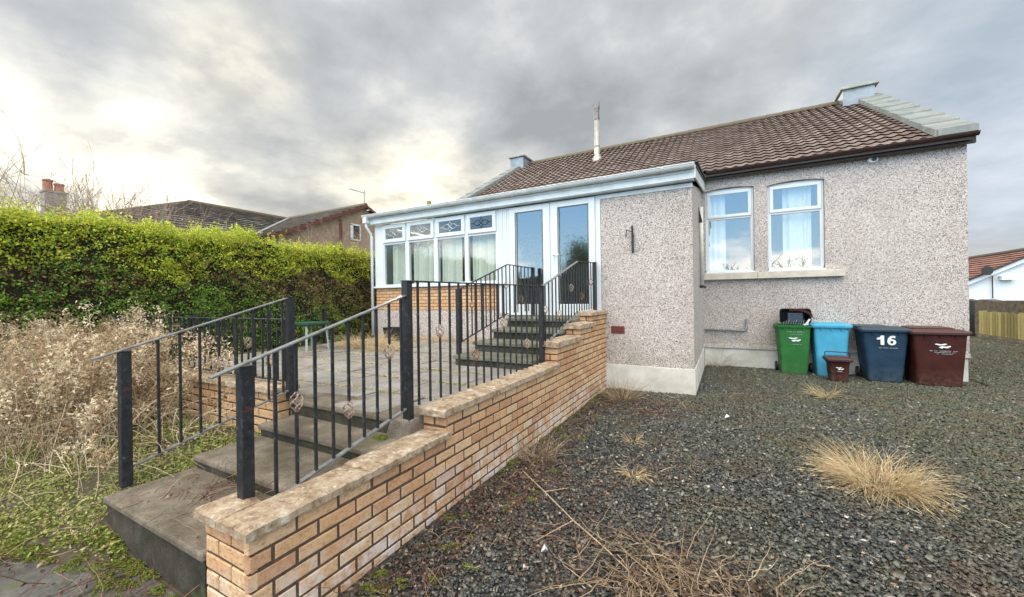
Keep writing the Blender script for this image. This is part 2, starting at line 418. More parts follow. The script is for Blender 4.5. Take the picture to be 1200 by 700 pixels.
# ------------------------------------------------------------------ vegetation generators
def leaves(P, size, tint, asp=1.7, flat=0.0, fold=.25):
    """rhombus leaves at points P (Nx3) -> V,F,T"""
    n = len(P); size = np.broadcast_to(size, (n,)).reshape(-1, 1)
    d = rng.normal(size=(n, 3)); d[:, 2] *= (1 - flat); d /= np.linalg.norm(d, axis=1, keepdims=True)
    e = rng.normal(size=(n, 3)); e[:, 2] *= (1 - flat); e -= (e * d).sum(1, keepdims=True) * d; e /= np.linalg.norm(e, axis=1, keepdims=True)
    nn = np.cross(d, e)
    a = P - d * size * .5; b = P + e * size * .5 / asp + nn * size * fold * .4; c = P + d * size * .5; f = P - e * size * .5 / asp + nn * size * fold * .4
    V = np.stack([a, b, c, f], 1).reshape(-1, 3); F = np.arange(4 * n).reshape(-1, 4)
    return V, F, np.repeat(tint, 4)
def quadpane(x0, x1, y, z0, z1):
    m = MB(); m.add([(x0, y, z0), (x1, y, z0), (x1, y, z1), (x0, y, z1)], [(0, 1, 2, 3)]); return m
class Strands:
    """many thin tapering strands made of crossed ribbons -> one mesh"""
    def __init__(s): s.V = []; s.F = []; s.T = []; s.n = 0
    def add(s, pts, w, tint, w1=None):
        pts = np.asarray(pts, float); k = len(pts)
        d = np.gradient(pts, axis=0); d /= np.linalg.norm(d, axis=1, keepdims=True) + 1e-9
        ref = np.array([.31, .2, .93]) if abs(d[0][2]) < .8 else np.array([1., .3, 0])
        x = np.cross(d, ref); x /= np.linalg.norm(x, axis=1, keepdims=True) + 1e-9; y = np.cross(d, x)
        ww = np.linspace(w, w * .25 if w1 is None else w1, k).reshape(-1, 1) / 2
        r = [pts + x * ww, pts - x * ww * .5 + y * ww * .87, pts - x * ww * .5 - y * ww * .87]
        V = np.stack(r, 1).reshape(-1, 3)
        F = [(i * 3 + j, i * 3 + (j + 1) % 3, (i + 1) * 3 + (j + 1) % 3, (i + 1) * 3 + j) for i in range(k - 1) for j in range(3)]
        s.V.append(V); s.F.append(np.array(F) + s.n); s.T.append(np.full(len(V), tint)); s.n += len(V)
    def build(s, name, mat, parent=None): return big(name, np.vstack(s.V), np.vstack(s.F), np.concatenate(s.T), mat, parent)
def curve_pts(p, d, L, k=6, droop=.0, wob=.1):
    p = np.array(p, float); d = np.array(d, float); d /= np.linalg.norm(d); o = [p.copy()]
    for i in range(k):
        d = d + rng.normal(size=3) * wob; d[2] -= droop / k; d /= np.linalg.norm(d)
        p = p + d * L / k; o.append(p.copy())
    return np.array(o)
def tuft(name, c, n, L, spread, mat, label, cat, group=None, w=.004, lean=(0, 0), droop=1.2, rad=.1, tl=(0, 1), kind=None):
    st = Strands()
    for i in range(n + n // 3):
        a = rng.uniform(0, 2 * math.pi); rr = rad * math.sqrt(rng.uniform()) * (1.5 if i >= n else 1)
        p = (c[0] + rr * math.cos(a), c[1] + rr * math.sin(a), c[2])
        a2 = a + rng.normal() * .6; sp = spread * rng.uniform(.2, 1.2)
        d = (math.cos(a2) * sp + lean[0], math.sin(a2) * sp + lean[1], 1)
        l = L * (rng.uniform(.5, 1.1) if i < n else rng.uniform(.15, .4)); st.add(curve_pts(p, d, l, 5, droop * rng.uniform(.4, 1.4), .11), w * rng.uniform(.7, 1.3), rng.uniform(*tl) if i < n else tl[0], w * .2)
    # keep above ground
    o = st.build(name, mat)
    me = o.data; co = np.empty(len(me.vertices) * 3, dtype=np.float32); me.vertices.foreach_get('co', co); co = co.reshape(-1, 3)
    co[:, 2] = np.maximum(co[:, 2], c[2] + .002 + rng.uniform(0, .012, len(co))); co -= np.array(c, dtype=np.float32)
    me.vertices.foreach_set('co', co.ravel()); me.update(); o.location = c
    return tag(o, label, cat, group, kind)

# ================================================================== SETTING
# ground sheet
mb = MB()
g0 = [-220, -60, -20, -9, -2.05]
def sheet(name, x0, x1, y0, y1, z, mat, parent=None):
    m = MB(); m.add([(x0, y0, z), (x1, y0, z), (x1, y1, z), (x0, y1, z)], [(0, 1, 2, 3)]); return m.build(name, mat, parent)
n = 60
xs = np.concatenate([[-300, -80, -30], np.linspace(-12, 14, 53), [30, 80, 300]]); ys = np.concatenate([[-300, -80, -30], np.linspace(-6, 22, 57), [50, 120, 400]])
mb = MB()
def gz(x, y):
    return .012 * math.sin(x * 1.9 + .7 * y) * math.cos(y * 1.3) - .012 if (-12 < x < 14 and -6 < y < 22) else -.012
mb.add([(x, y, gz(x, y)) for y in ys for x in xs], [(j * len(xs) + i, j * len(xs) + i + 1, (j + 1) * len(xs) + i + 1, (j + 1) * len(xs) + i) for j in range(len(ys) - 1) for i in range(len(xs) - 1)])
tag(mb.build('ground', 'ground', smooth=True), kind='structure')

# slate chippings: individual chips in one mass
def chips(n_try):
    d = 9.5 * rng.uniform(size=n_try) ** .60 + 1.0
    az = rng.uniform(R(-62), R(72), n_try)     # 0 = +Y, positive to +X
    x = d * np.sin(az); y = d * np.cos(az)
    nf = 60000; x = np.concatenate([x, rng.uniform(3.95, 8.0, nf)]); y = np.concatenate([y, 8.0 + 12 * rng.uniform(size=nf) ** 1.2])
    k = (x > -1.84) & (y > .2) & ~((x < -.40) & (y > 7.0)) & (y < 10.2) | (x > 3.9) & (y > 5)
    x, y = x[k], y[k]; n = len(x)
    base = np.array([(-1, -1, -1), (1, -1, -1), (1, 1, -1), (-1, 1, -1), (-1, -1, 1), (1, -1, 1), (1, 1, 1), (-1, 1, 1)], float)
    V = base[None] * rng.uniform(.45, 1.15, (n, 8, 3))
    sc = np.stack([rng.uniform(.006, .0175, n), rng.uniform(.005, .0125, n), rng.uniform(.0025, .0065, n)], 1) * np.where(rng.uniform(size=n) < .08, 1.5, .95)[:, None]
    dd = np.sqrt(x * x + y * y); grow = np.clip(.95 + .05 * dd, 1, 1.9)
    V = V * sc[:, None] * grow[:, None, None]
    yaw = rng.uniform(0, 6.28, n); tx = rng.normal(0, .38, n); ty = rng.normal(0, .38, n)
    def rot(V, a, i, j):
        c, s_ = np.cos(a)[:, None], np.sin(a)[:, None]; o = V.copy()
        o[..., i] = V[..., i] * c - V[..., j] * s_; o[..., j] = V[..., i] * s_ + V[..., j] * c; return o
    V = rot(rot(rot(V, tx, 1, 2), ty, 0, 2), yaw, 0, 1)
    z = .012 * np.sin(x * 1.9 + .7 * y) * np.cos(y * 1.3) - .006 + rng.uniform(0, .014, n)
    V += np.stack([x, y, z], 1)[:, None]
    F = np.array([(0, 3, 2, 1), (4, 5, 6, 7), (0, 1, 5, 4), (1, 2, 6, 5), (2, 3, 7, 6), (3, 0, 4, 7)])
    F = (F[None] + (np.arange(n) * 8)[:, None, None]).reshape(-1, 4)
    t = np.clip(rng.beta(2, 2.2, n) + (rng.uniform(size=n) > .985) * .5, 0, 1)
    return V.reshape(-1, 3), F, np.repeat(t, 8)
tag(big('gravel', *chips(270000), 'gravel'), 'dark slate gravel covering the yard in front of the bungalow', 'gravel', kind='stuff')

# garden ground behind the brick wall (left), and path
mb = MB()
xs = np.linspace(-14, -2.28, 48); ys = np.linspace(-3, 2.3, 30)
def lz(x, y):
    a = min(max((y - .62) / .75, 0), 1); a = a * a * (3 - 2 * a); b = min(max((-3.15 - x) / .45, 0), 1)
    return .085 + .26 * a * b + .02 * math.sin(5 * x + 3 * y) * math.cos(4 * y) * (a * b)
mb.add([(x, y, lz(x, y)) for y in ys for x in xs], [(j * 48 + i, j * 48 + i + 1, (j + 1) * 48 + i + 1, (j + 1) * 48 + i) for j in range(29) for i in range(47)])
tag(mb.build('garden_soil', 'soil', smooth=True), kind='structure')
mb = MB()
for i, (x0, x1) in enumerate(((-5.6, -4.72), (-4.7, -3.82), (-3.8, -3.0), (-2.98, -2.3))):
    for y0, y1 in ((-2.6, -1.5), (-1.48, -.3), (-.28, .42), (.43, .965)):
        if y0 > .4 and x0 < -3.9: continue
        mb.box(x0, x1, y0, y1, .0, .10 + .006 * math.sin(7 * x0 + y0 * 3))
tag(mb.build('path', 'path', bevel=.008), kind='structure')

# ================================================================== BRICKWORK
def bricks(mb, face, a0, a1, c, z0, z1, sgn, course=.085, L=.238, gap=.0125, depth=.03, proud=.0, par=0, tv=(0, 1)):
    """face 'X': wall plane x=c running along y a0..a1; face 'Y': plane y=c along x. sgn = outward normal sign"""
    nc = int((z1 - z0 + .012) / course)
    for k in range(nc):
        zb = z0 + k * course; zt = zb + course - gap
        s = a0 - (L / 2 if (k + par) % 2 else 0)
        while s < a1 - .004:
            b0, b1 = max(s, a0), min(s + L - gap, a1); s += L
            if b1 - b0 < .02: continue
            mb.ct = random.uniform(*tv); out = c + sgn * (.004 + random.uniform(-.0015, .0015)) + sgn * proud; ch = random.uniform(.004, .008)
            def P(a, q, z): return (q, a, z) if face == 'X' else (a, q, z)
            j = [random.uniform(-.003, .003) for _ in range(4)]
            r0 = [(b0, zb), (b1, zb), (b1, zt), (b0, zt)]
            r1 = [(b0 + ch, zb + ch + j[0]), (b1 - ch, zb + ch + j[1]), (b1 - ch, zt - ch + j[2]), (b0 + ch, zt - ch + j[3])]
            vs = [P(a, c - sgn * depth, z) for a, z in r0] + [P(a, out - sgn * ch, z) for a, z in r0] + [P(a, out, z) for a, z in r1]
            fs = [(i, (i + 1) % 4, 4 + (i + 1) % 4, 4 + i) for i in range(4)] + [(4 + i, 4 + (i + 1) % 4, 8 + (i + 1) % 4, 8 + i) for i in range(4)] + [(8, 9, 10, 11)]
            if (face == 'X') == (sgn < 0): fs = [f[::-1] for f in fs]
            mb.add(vs, fs)
def coping(parent, x0, x1, y0, y1, z0, z1, seed=0, name='coping_stone', slope=0):
    """rough slab, gridded and roughened"""
    mb = MB(); nx = max(3, int((x1 - x0) / .035)); ny = max(3, int((y1 - y0) / .035)); r = random.Random(seed)
    def pt(i, j, top):
        x = x0 + (x1 - x0) * i / nx; y = y0 + (y1 - y0) * j / ny
        e = (i in (0, nx)) + (j in (0, ny)); w = r.uniform(-.004, .004)
        z = (z1 if top else z0)
        if top: z -= .012 * (1 if e else 0) + .006 * (e > 1) - r.uniform(-.0035, .0035)
        if e: x += r.uniform(-.004, .004); y += r.uniform(-.004, .004)
        return (x, y, z)
    T = [pt(i, j, 1) for j in range(ny + 1) for i in range(nx + 1)]
    m = len(T); B = [(p[0], p[1], z0 + r.uniform(-.003, .003)) for p in T]
    W = nx + 1
    fs = [(j * W + i, j * W + i + 1, (j + 1) * W + i + 1, (j + 1) * W + i) for j in range(ny) for i in range(nx)]
    fs += [tuple(m + q for q in f[::-1]) for f in fs]
    rim = [i for i in range(nx)] + [nx + W * j for j in range(ny)] + [ny * W + i for i in range(nx, 0, -1)] + [W * j for j in range(ny, 0, -1)]
    for a, b in zip(rim, rim[1:] + rim[:1]): fs.append((m + a, m + b, b, a))
    mb.add(T + B, fs); return mb.build(name, 'coping', parent)

# garden wall beside the steps
W = thing('garden_wall', (-2.0, .97, 0), 'buff brick garden wall stepping up beside the steps to the white porch', 'wall')
secs = [(.985, 2.40, .56), (2.40, 4.70, .73), (4.70, 5.58, .985), (5.58, 6.22, 1.155), (6.22, 7.045, 1.325)]
core = MB(); bk = MB()
for i, (a, b, t) in enumerate(secs):
    core.box(-2.115, -1.905, a + .008 if i == 0 else a, b, -.1, t)
    if i: bricks(bk, 'Y', -2.118, -1.90, a, secs[i - 1][2] + .0, t, -1, proud=.0)
core.box(-2.29, -2.115, .993, 1.14, -.1, .56)
za = -.035
ztop = [s_[2] for s_ in secs]
# long east face: course by course so the bond runs through
k = 0
while True:
    zb = za + k * .085
    st = [s_ for s_ in secs if s_[2] >= zb + .06]
    if not st: break
    bricks(bk, 'X', st[0][0] - (.0 if st[0][0] > 1 else .004), 7.045, -1.905, zb, zb + .085, 1, par=k)
    if zb > .6:
        bricks(bk, 'X', st[0][0], 7.045, -2.115, zb, zb + .085, -1, par=k)
    k += 1
bricks(bk, 'Y', -2.29, -1.902, .99, za, .56, -1)
bricks(bk, 'X', .99, 1.14, -2.29, za, .56, -1, par=1)
core.build('mortar_core', 'mortar', W); bk.build('brickwork', 'brick', W)
coping(W, -2.33, -2.108, .95, 1.16, .56, .612, 1)
ys_ = [.95, 1.66, 2.44]
for i in range(2): coping(W, -2.125 if i else -2.105, -1.865, ys_[i] + .003, ys_[i + 1] - .004, .56, .61, 2 + i)
for i, (a, b) in enumerate(((2.34, 3.12), (3.125, 3.93), (3.935, 4.70))): coping(W, -2.13, -1.865, a, b - .004, .73, .79, 5 + i)
coping(W, -2.15, -1.865, 4.655, 5.60, .985, 1.065, 9); coping(W, -2.15, -1.865, 5.53, 6.25, 1.155, 1.23, 10); coping(W, -2.15, -1.865, 6.17, 7.04, 1.325, 1.39, 11)
mb = MB(); mb.hexa([(-2.32, 2.18, .55), (-2.10, 2.18, .52), (-2.10, 2.45, .52), (-2.32, 2.45, .55), (-2.30, 2.22, .70), (-2.12, 2.24, .66), (-2.12, 2.43, .73), (-2.30, 2.43, .70)])
mb.build('concrete_haunch', 'concrete', W, bevel=.02)

# retaining wall at left of the patio
W2 = thing('retaining_wall', (-5.7, 2.25, 0), 'low yellow brick retaining wall behind the dead weeds at the patio edge', 'wall')
core = MB(); core.box(-7.8, -3.69, 2.18, 2.38, -.1, .765); core.box(-7.8, -7.6, 2.38, 7.0, -.1, .70)
core.build('mortar_core', 'mortar', W2)
bk = MB(); bricks(bk, 'Y', -7.8, -3.69, 2.18, .0, .765, -1, tv=(.3, 1)); bricks(bk, 'X', 2.18, 2.38, -3.69, .0, .765, 1, par=1, tv=(.3, 1))
bk.build('brickwork', 'brick', W2)
for i in range(5): coping(W2, -7.82 + i * .825, -7.82 + (i + 1) * .825 - .006, 2.13, 2.41, .765, .82, 20 + i)

# patio of flagstones
mb = MB()
mb2 = MB(); mb2.box(-7.6, -2.12, 2.42, 7.045, -.05, .655); tag(mb2.build('patio_bed', 'soil'), kind='structure')
y = 2.27; r0 = 0
while y < 7.0:
    h = .60; y1 = min(y + h, 7.04); x = -7.59 - (.45 if r0 % 2 else 0)
    while x < -2.14:
        w = .90 if (r0 + int(x * 3)) % 3 else .6
        x0, x1 = max(x, -7.59), min(x + w - .018, -2.125)
        lo = y + (.0 if x0 > -3.7 or y > 2.3 else .16)
        if x1 - x0 > .05:
            t = [random.uniform(-.007, .007) for _ in range(4)]; zz = .70 if y > 2.3 else .70
            ya = lo; yb = y1 - .018
            if x0 < -3.66 < x1 and y < 2.3: pass
            if y < 2.3 and x0 < -3.66: ya = 2.42
            if yb - ya > .05:
                mb.hexa([(x0, ya, .60), (x1, ya, .60), (x1, yb, .60), (x0, yb, .60), (x0, ya, zz + t[0]), (x1, ya, zz + t[1]), (x1, yb, zz + t[2]), (x0, yb, zz + t[3])])
        x += w
    y = y1; r0 += 1
tag(mb.build('patio', 'flag', bevel=.006), kind='structure')

# lower steps
ST = thing('concrete_steps', (-2.9, 1, 0), 'worn concrete steps from the path up to the patio between two handrails', 'steps')
for (xl, yf, yb, zt, zb) in ((-3.58, .97, 1.62, .37, .29), (-3.57, 1.46, 2.05, .465, .378), (-3.57, 1.93, 2.36, .565, .472), (-3.62, 2.24, 2.6, .703, .62)):
    m = MB(); m.box(xl, -2.14 if yf > 1 else -2.296, yf, yb, zt - .045, zt)
    if yf < 1: m.box(-2.295, -2.14, 1.16, yb, zt - .045, zt - .002)
    o = m.build('tread', 'concrete', ST, bevel=.012)
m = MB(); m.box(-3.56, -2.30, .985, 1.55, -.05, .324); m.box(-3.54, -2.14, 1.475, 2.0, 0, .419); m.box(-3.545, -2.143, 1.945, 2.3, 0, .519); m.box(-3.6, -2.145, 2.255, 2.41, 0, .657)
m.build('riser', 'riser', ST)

# door steps
DS = thing('door_steps', (-2.8, 5, .7), 'mossy concrete steps rising from the patio to the glazed double doors', 'steps')
lv = [(4.45, .835, -3.38), (4.92, .98, -3.36), (5.42, 1.13, -3.34), (6.02, 1.275, -3.42)]
for i, (yf, zt, xl) in enumerate(lv):
    yb = lv[i + 1][0] + .05 if i < 3 else 7.04
    m = MB(); m.box(xl, -2.125, yf, yb, zt - .05, zt); m.build('tread', 'steps2', DS, bevel=.008)
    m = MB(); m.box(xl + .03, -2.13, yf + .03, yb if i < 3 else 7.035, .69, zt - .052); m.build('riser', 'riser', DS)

# ================================================================== BUNGALOW
B = thing('pebbledash_bungalow', (-2, 10.2, 0), 'grey pebbledashed bungalow with brown tiled roof and white glazed porch', 'bungalow')
def part(mb, name, mat, parent=B, **k): return mb.build(name, mat, parent, **k)
MX0, MX1, MY0, MY1, EZ, RY, RZ = -7.72, 3.87, 10.2, 19.8, 4.40, 15.0, 7.28
w1 = (-.40, .575, 2.13, 4.03); w2 = (.825, 1.815, 2.13, 4.0)
# walls
m = plate(rect(-.47, MX1, .44, 4.36), [arch(*w1, .045), arch(*w2, .045)], MY0, MY0 + .30)
def box_into(mm, *a): mm.box(*a)
m.box(MX0, -4.3, MY0, MY0 + .3, .0, 4.36); m.box(-2.0, -.47, MY0, MY0 + .3, 0, 4.36); m.box(-4.3, -2.0, MY0, MY0 + .3, 3.3, 4.36)
m.box(MX1 - .3, MX1, MY0 + .3, MY1, .44, 4.36); m.box(MX0, MX0 + .3, MY0 + .3, MY1, 0, 4.36); m.box(MX0 + .3, MX1 - .3, MY1 - .3, MY1, 0, 4.36)
for xx0, xx1 in ((MX0, MX0 + .3), (MX1 - .3, MX1)):   # gable triangles
    m.add([(xx0, MY0, 4.36), (xx0, MY1, 4.36), (xx0, RY, RZ - .12), (xx1, MY0, 4.36), (xx1, MY1, 4.36), (xx1, RY, RZ - .12)], [(0, 1, 2), (5, 4, 3), (0, 2, 5, 3), (1, 4, 5, 2), (0, 3, 4, 1)])
part(m, 'wall', 'roughcast')
m = MB(); m.hexa([(-.5, 10.172, .43), (3.90, 10.172, .43), (3.90, 10.2, .43), (-.5, 10.2, .43), (-.5, 10.196, .52), (3.873, 10.196, .52), (3.873, 10.2, .52), (-.5, 10.2, .52)])
m.hexa([(3.87, 10.172, .43), (3.90, 10.172, .43), (3.90, 19.8, .43), (3.87, 19.8, .43), (3.87, 10.196, .52), (3.873, 10.196, .52), (3.873, 19.8, .52), (3.87, 19.8, .52)])
part(m, 'bellcast', 'roughcast')
m = MB(); m.box(-.44, 3.855, 10.215, 10.5, -.1, .44); m.box(3.55, 3.855, 10.5, 19.8, -.1, .44); part(m, 'plinth', 'plinth')
m = MB(); m.box(MX0 + .3, MX1 - .3, 10.5, 19.5, 1.22, 1.28); m.box(MX0 + .3, MX1 - .3, 14.0, 14.1, 1.28, 4.3); m.box(MX0 + .3, MX1 - .3, 10.5, 14.0, 4.1, 4.15); m.box(-1.9, -1.8, 10.5, 14, 1.3, 4.1)
part(m, 'interior', 'room')
# sills
m = MB(); m.box(-.43, .62, 10.09, 10.3, 1.98, 2.128); part(m, 'window_sill', 'stone', bevel=.008)
m = MB(); m.box(.624, 2.11, 10.085, 10.3, 1.98, 2.126); part(m, 'window_sill', 'stone', bevel=.008)
def framebars(mb, x0, x1, z0, z1, y0, y1, w):
    mb.box(x0, x1, y0, y1, z0, z0 + w); mb.box(x0, x1, y0, y1, z1 - w, z1)
    mb.box(x0, x0 + w, y0, y1, z0 + w, z1 - w); mb.box(x1 - w, x1, y0, y1, z0 + w, z1 - w)
def main_window(x0, x1, z1, curtains):
    z0 = 2.13; m = MB(); m.box(x0 + .015, x1 - .015, 10.27, 10.34, z0, z0 + .075)
    zt = 3.36
    m.box(x0 + .003, x0 + .07, 10.27, 10.34, z0 + .075, z1 + .005); m.box(x1 - .07, x1 - .003, 10.27, 10.34, z0 + .075, z1 + .005)
    m.box(x0 + .07, x1 - .07, 10.27, 10.34, zt, zt + .06)
    m.box(x0 + .07, x1 - .07, 10.27, 10.34, z1 - .055, z1 + .03)
    m.box(x0 - .0, x1 + .0, 10.18, 10.272, z0 - .002, z0 + .03)
    fr = part(m, 'window', 'upvc', bevel=.006)
    m = MB(); framebars(m, x0 + .045, x1 - .045, zt + .045, z1 - .03, 10.245, 10.275, .065); m.build('sash', 'upvc', fr, bevel=.008)
    m = quadpane(x0 + .07, x1 - .07, 10.30, z0 + .075, zt); m.build('pane', 'glass', fr)
    m = quadpane(x0 + .10, x1 - .10, 10.262, zt + .10, z1 - .09); m.build('pane', 'glass', fr)
    for (a, b) in curtains:
        st = MB(); nn = 40; top = []
        for i in range(nn + 1):
            x = a + (b - a) * i / nn; yy = 10.44 + .03 * math.sin((x - a) * 55 + 2 * math.sin(x * 9)) * (.5 + .5 * math.sin(x * 17)) + .02 * math.sin(x * 23); top.append((x, yy))
        st.add([(x, yy, z) for z in (2.1, 4.05) for x, yy in top], [(i, i + 1, nn + 2 + i, nn + 1 + i) for i in range(nn)])
        part(st, 'curtain', 'curtain', smooth=True)
main_window(*w1[:2], w1[3], [(-.33, .02)]); main_window(*w2[:2], w2[3], [(1.12, 1.62)])

# roof tiles
def tile_roof(name, x0, x1, ye, ze, yr, zr, mat, parent, tw=.20, ncourse=21, thick=.030, wav=.012, sub=6):
    L = math.hypot(yr - ye, zr - ze); sy, sz = (yr - ye) / L, (zr - ze) / L; ny_, nz_ = -sz, sy
    if ny_ * (yr - ye) > 0 and nz_ < 0: ny_, nz_ = -ny_, -nz_
    ex = L / ncourse; nt_ = int(round((x1 - x0) / tw)); w = (x1 - x0) / nt_
    V = []; F = []; T = []
    for c in range(ncourse):
        for k in range(nt_):
            t = random.random(); o = len(V); rows = 3
            for rr in range(rows):
                s_ = (c * ex + .035, c * ex, (c + 1) * ex + .02)[rr]
                for i in range(sub + 1):
                    u = i / sub; x = x0 + (k + u) * w
                    prof = wav * (math.cos(2 * math.pi * u) * .5 + .5) ** 1.6 * 1.6
                    h = prof + (thick if rr == 1 else (thick * .72 if rr == 0 else 0.0))
                    s2 = s_ + (.016 * math.cos(2 * math.pi * u) if rr < 2 else 0)
                    V.append((x, ye + sy * s2 + ny_ * h, ze + sz * s2 + nz_ * h)); T.append(t)
            for rr in range(rows - 1):
                for i in range(sub): F.append((o + rr * (sub + 1) + i, o + rr * (sub + 1) + i + 1, o + (rr + 1) * (sub + 1) + i + 1, o + (rr + 1) * (sub + 1) + i))
    mb = MB(); mb.v = V; mb.f = F; mb.t = T
    return mb.build(name, mat, parent)
roof = MB()
RX0, RX1 = -7.35, 3.42
deck = MB()
for (ya, za_, yb, zb_) in ((9.98, 4.405, RY, RZ - .01), (20.02, 4.405, RY, RZ - .01)):
    deck.add([(MX0, ya, za_ - .03), (MX1, ya, za_ - .03), (MX1, yb, zb_ - .03), (MX0, yb, zb_ - .03), (MX0, ya, za_ - .09), (MX1, ya, za_ - .09), (MX1, yb, zb_ - .09), (MX0, yb, zb_ - .09)],
             [(0, 1, 2, 3), (7, 6, 5, 4), (0, 4, 5, 1), (1, 5, 6, 2), (2, 6, 7, 3), (3, 7, 4, 0)])
RF = deck.build('roof', 'dark_fascia', B)
tile_roof('roof_tiles', RX0, RX1, 9.97, 4.42, RY, RZ, 'tiles', RF)
tile_roof('roof_tiles', RX0, RX1, 20.03, 4.42, RY, RZ, 'tiles', RF, sub=4)
m = MB()
x = RX0
while x < RX1:
    x2 = min(x + .45, RX1 - .3); 
    if x2 - x < .1: break
    m.loft([[(q, RY + rr * math.cos(a), RZ - .03 + rr * math.sin(a)) for a in [math.pi * j / 8 for j in range(9)]] for q, rr in ((x, .135), (x2, .125))]); x += .45
m.build('ridge_tile', 'ridge', RF)
# skews (raised gable edges clad in concrete tiles)
def skew(x0, x1, nseg, mat='skew'):
    L = math.hypot(RY - 9.9, RZ - 4.42)
    for side in (1, -1):
        m = MB()
        for i in range(nseg):
            a = i / nseg; b = (i + 1) / nseg - .004
            def P(x, t, h): 
                y = 9.93 + (RY - 9.93) * t; z = 4.46 + (RZ - 4.42) * t
                return (x, y if side > 0 else 2 * RY - y, z + h)
            h0 = .115; h1 = .085
            m.hexa([P(x0, a, -.02), P(x1, a, -.02), P(x1, b, -.02), P(x0, b, -.02), P(x0 + .01, a, h0), P(x1, a, h0), P(x1, b, h1), P(x0 + .01, b, h1)])
        m.build('skew_tile', mat, RF, bevel=.006)
        m = MB(); P2 = lambda x, t, h: (x, (9.93 + (RY - 9.93) * t) if side > 0 else 2 * RY - (9.93 + (RY - 9.93) * t), 4.46 + (RZ - 4.42) * t + h)
        m.hexa([P2(x0 + .02, .005, -.03), P2(x1 - .02, .005, -.03), P2(x1 - .02, .995, -.03), P2(x0 + .02, .995, -.03), P2(x0 + .02, .005, .075), P2(x1 - .02, .005, .075), P2(x1 - .02, .995, .075), P2(x0 + .02, .995, .075)])
        m.build('skew_mortar', 'dark_fascia', RF)
skew(3.36, 3.90, 9); skew(-7.75, -7.33, 9)
m = MB(); m.box(3.40, 3.91, 9.9, 9.935, 4.44, 4.56); m.build('skew_end', 'skew', RF)
def stub(x0, x1, y0, y1, z1):
    m = MB(); m.box(x0, x1, y0, y1, 6.7, z1); o = m.build('chimney_stub', 'lead', RF, bevel=.01)
    m = MB(); m.box(x0 - .06, x1 + .08, y0 - .07, y1 + .07, z1, z1 + .06); m.build('cap', 'lead_cap', o, bevel=.01)
    m = MB(); m.box(x0 + .005, x0 + .012, y0 - .012, y0, 6.75, z1); m.box((x0 + x1) / 2, (x0 + x1) / 2 + .02, y0 - .014, y0, 6.75, z1 - .01); 
stub(3.02, 3.72, 14.45, 15.5, 7.44); stub(-7.78, -7.18, 14.35, 15.5, 7.42)
# eaves: brown gutter and fascia
m = MB(); m.box(-.42, 3.93, 10.05, 10.10, 4.27, 4.40); m.box(-.42, 3.93, 10.10, 10.2, 4.30, 4.325); part(m, 'fascia', 'dark_fascia')
def gutter(x0, x1, y, z, r, name, mat, parent=B):
    m = MB(); ring = lambda x: [(x, y + r * math.cos(a), z + r * math.sin(a)) for a in [math.pi + math.pi * j / 8 for j in range(9)]] + [(x, y + (r - .008) * math.cos(a), z + (r - .008) * math.sin(a)) for a in [2 * math.pi - math.pi * j / 8 for j in range(9)]]
    m.loft([ring(x0), ring(x1)]); m.tube([(x0, y - r, z), (x1, y - r, z)], .009, 6)
    o = m.build(name, mat, parent); return o
gutter(-.36, 3.93, 9.97, 4.425, .06, 'gutter', 'brown_upvc')
# bulkhead lamp / extractor on the wall
m = MB(); m.loft([[(2.57 + r_ * math.cos(a), yy, 4.24 + r_ * .75 * math.sin(a)) for a in [2 * math.pi * j / 16 for j in range(16)]] for r_, yy in ((.085, 10.2), (.085, 10.15), (.07, 10.13))]); o = part(m, 'wall_outlet', 'upvc')
m = MB(); m.loft([[(2.58 + r_ * math.cos(a), yy, 4.235 + r_ * .8 * math.sin(a)) for a in [2 * math.pi * j / 16 for j in range(16)]] for r_, yy in ((.042, 10.135), (.042, 10.12))]); m.build('opening', 'black', o)
# waste pipe on wall
m = MB(); m.tube([(-.43, 10.15, .83), (.36, 10.15, .83), (.40, 10.15, .86), (.41, 10.15, 1.06), (.41, 10.19, 1.09)], .022, 8); part(m, 'waste_pipe', 'lead', smooth=True)
# side soil stack cover on porch side
m = MB(); m.tube([(-.41, 8.75, 1.83), (-.41, 8.75, 3.4)], .035, 8); o = part(m, 'vent_pipe', 'plinth', smooth=True)
m = MB(); m.tube([(-.41, 8.75, 1.78), (-.41, 8.75, 1.83)], .045, 8); m.tube([(-.42, 8.75, 1.8), (-.34, 8.75, 1.79)], .02, 6); m.build('pipe_collar', 'dark', o)
m = MB(); m.add([(-.43, 8.2, 3.0), (-.36, 8.2, 3.0), (-.43, 8.27, 3.0), (-.43, 8.2, 3.32)], [(0, 1, 2), (0, 3, 1), (1, 3, 2), (0, 2, 3)]); part(m, 'pipe_bracket', 'dark')

# flue
FL = MB(); FL.lathe((-3.87, 13.49, 6.25), [(.22, 0), (.20, .12), (.12, .28), (.092, .34), (.088, 1.55)], 16); fo = part(FL, 'flue', 'flue', smooth=True)
m = MB(); m.lathe((-3.87, 13.49, 7.80), [(.10, 0), (.10, .05), (.094, .06), (.094, .36), (.105, .37), (.105, .44), (.08, .44)], 16); m.tube([(-3.97, 13.45, 8.24), (-3.98, 13.45, 8.38)], .012, 5); m.tube([(-3.77, 13.45, 8.24), (-3.76, 13.45, 8.40)], .022, 5); m.build('cowl', 'flue_dark', fo)
m = MB(); m.lathe((-3.87, 13.49, 6.85), [(.098, 0), (.098, .03)], 16); m.build('band', 'flue_dark', fo)
m = MB(); m.tube([(-7.95, 9.4, 3.3), (-7.95, 9.4, 4.63)], .07, 8); part(m, 'vent_stack', M['timber'])

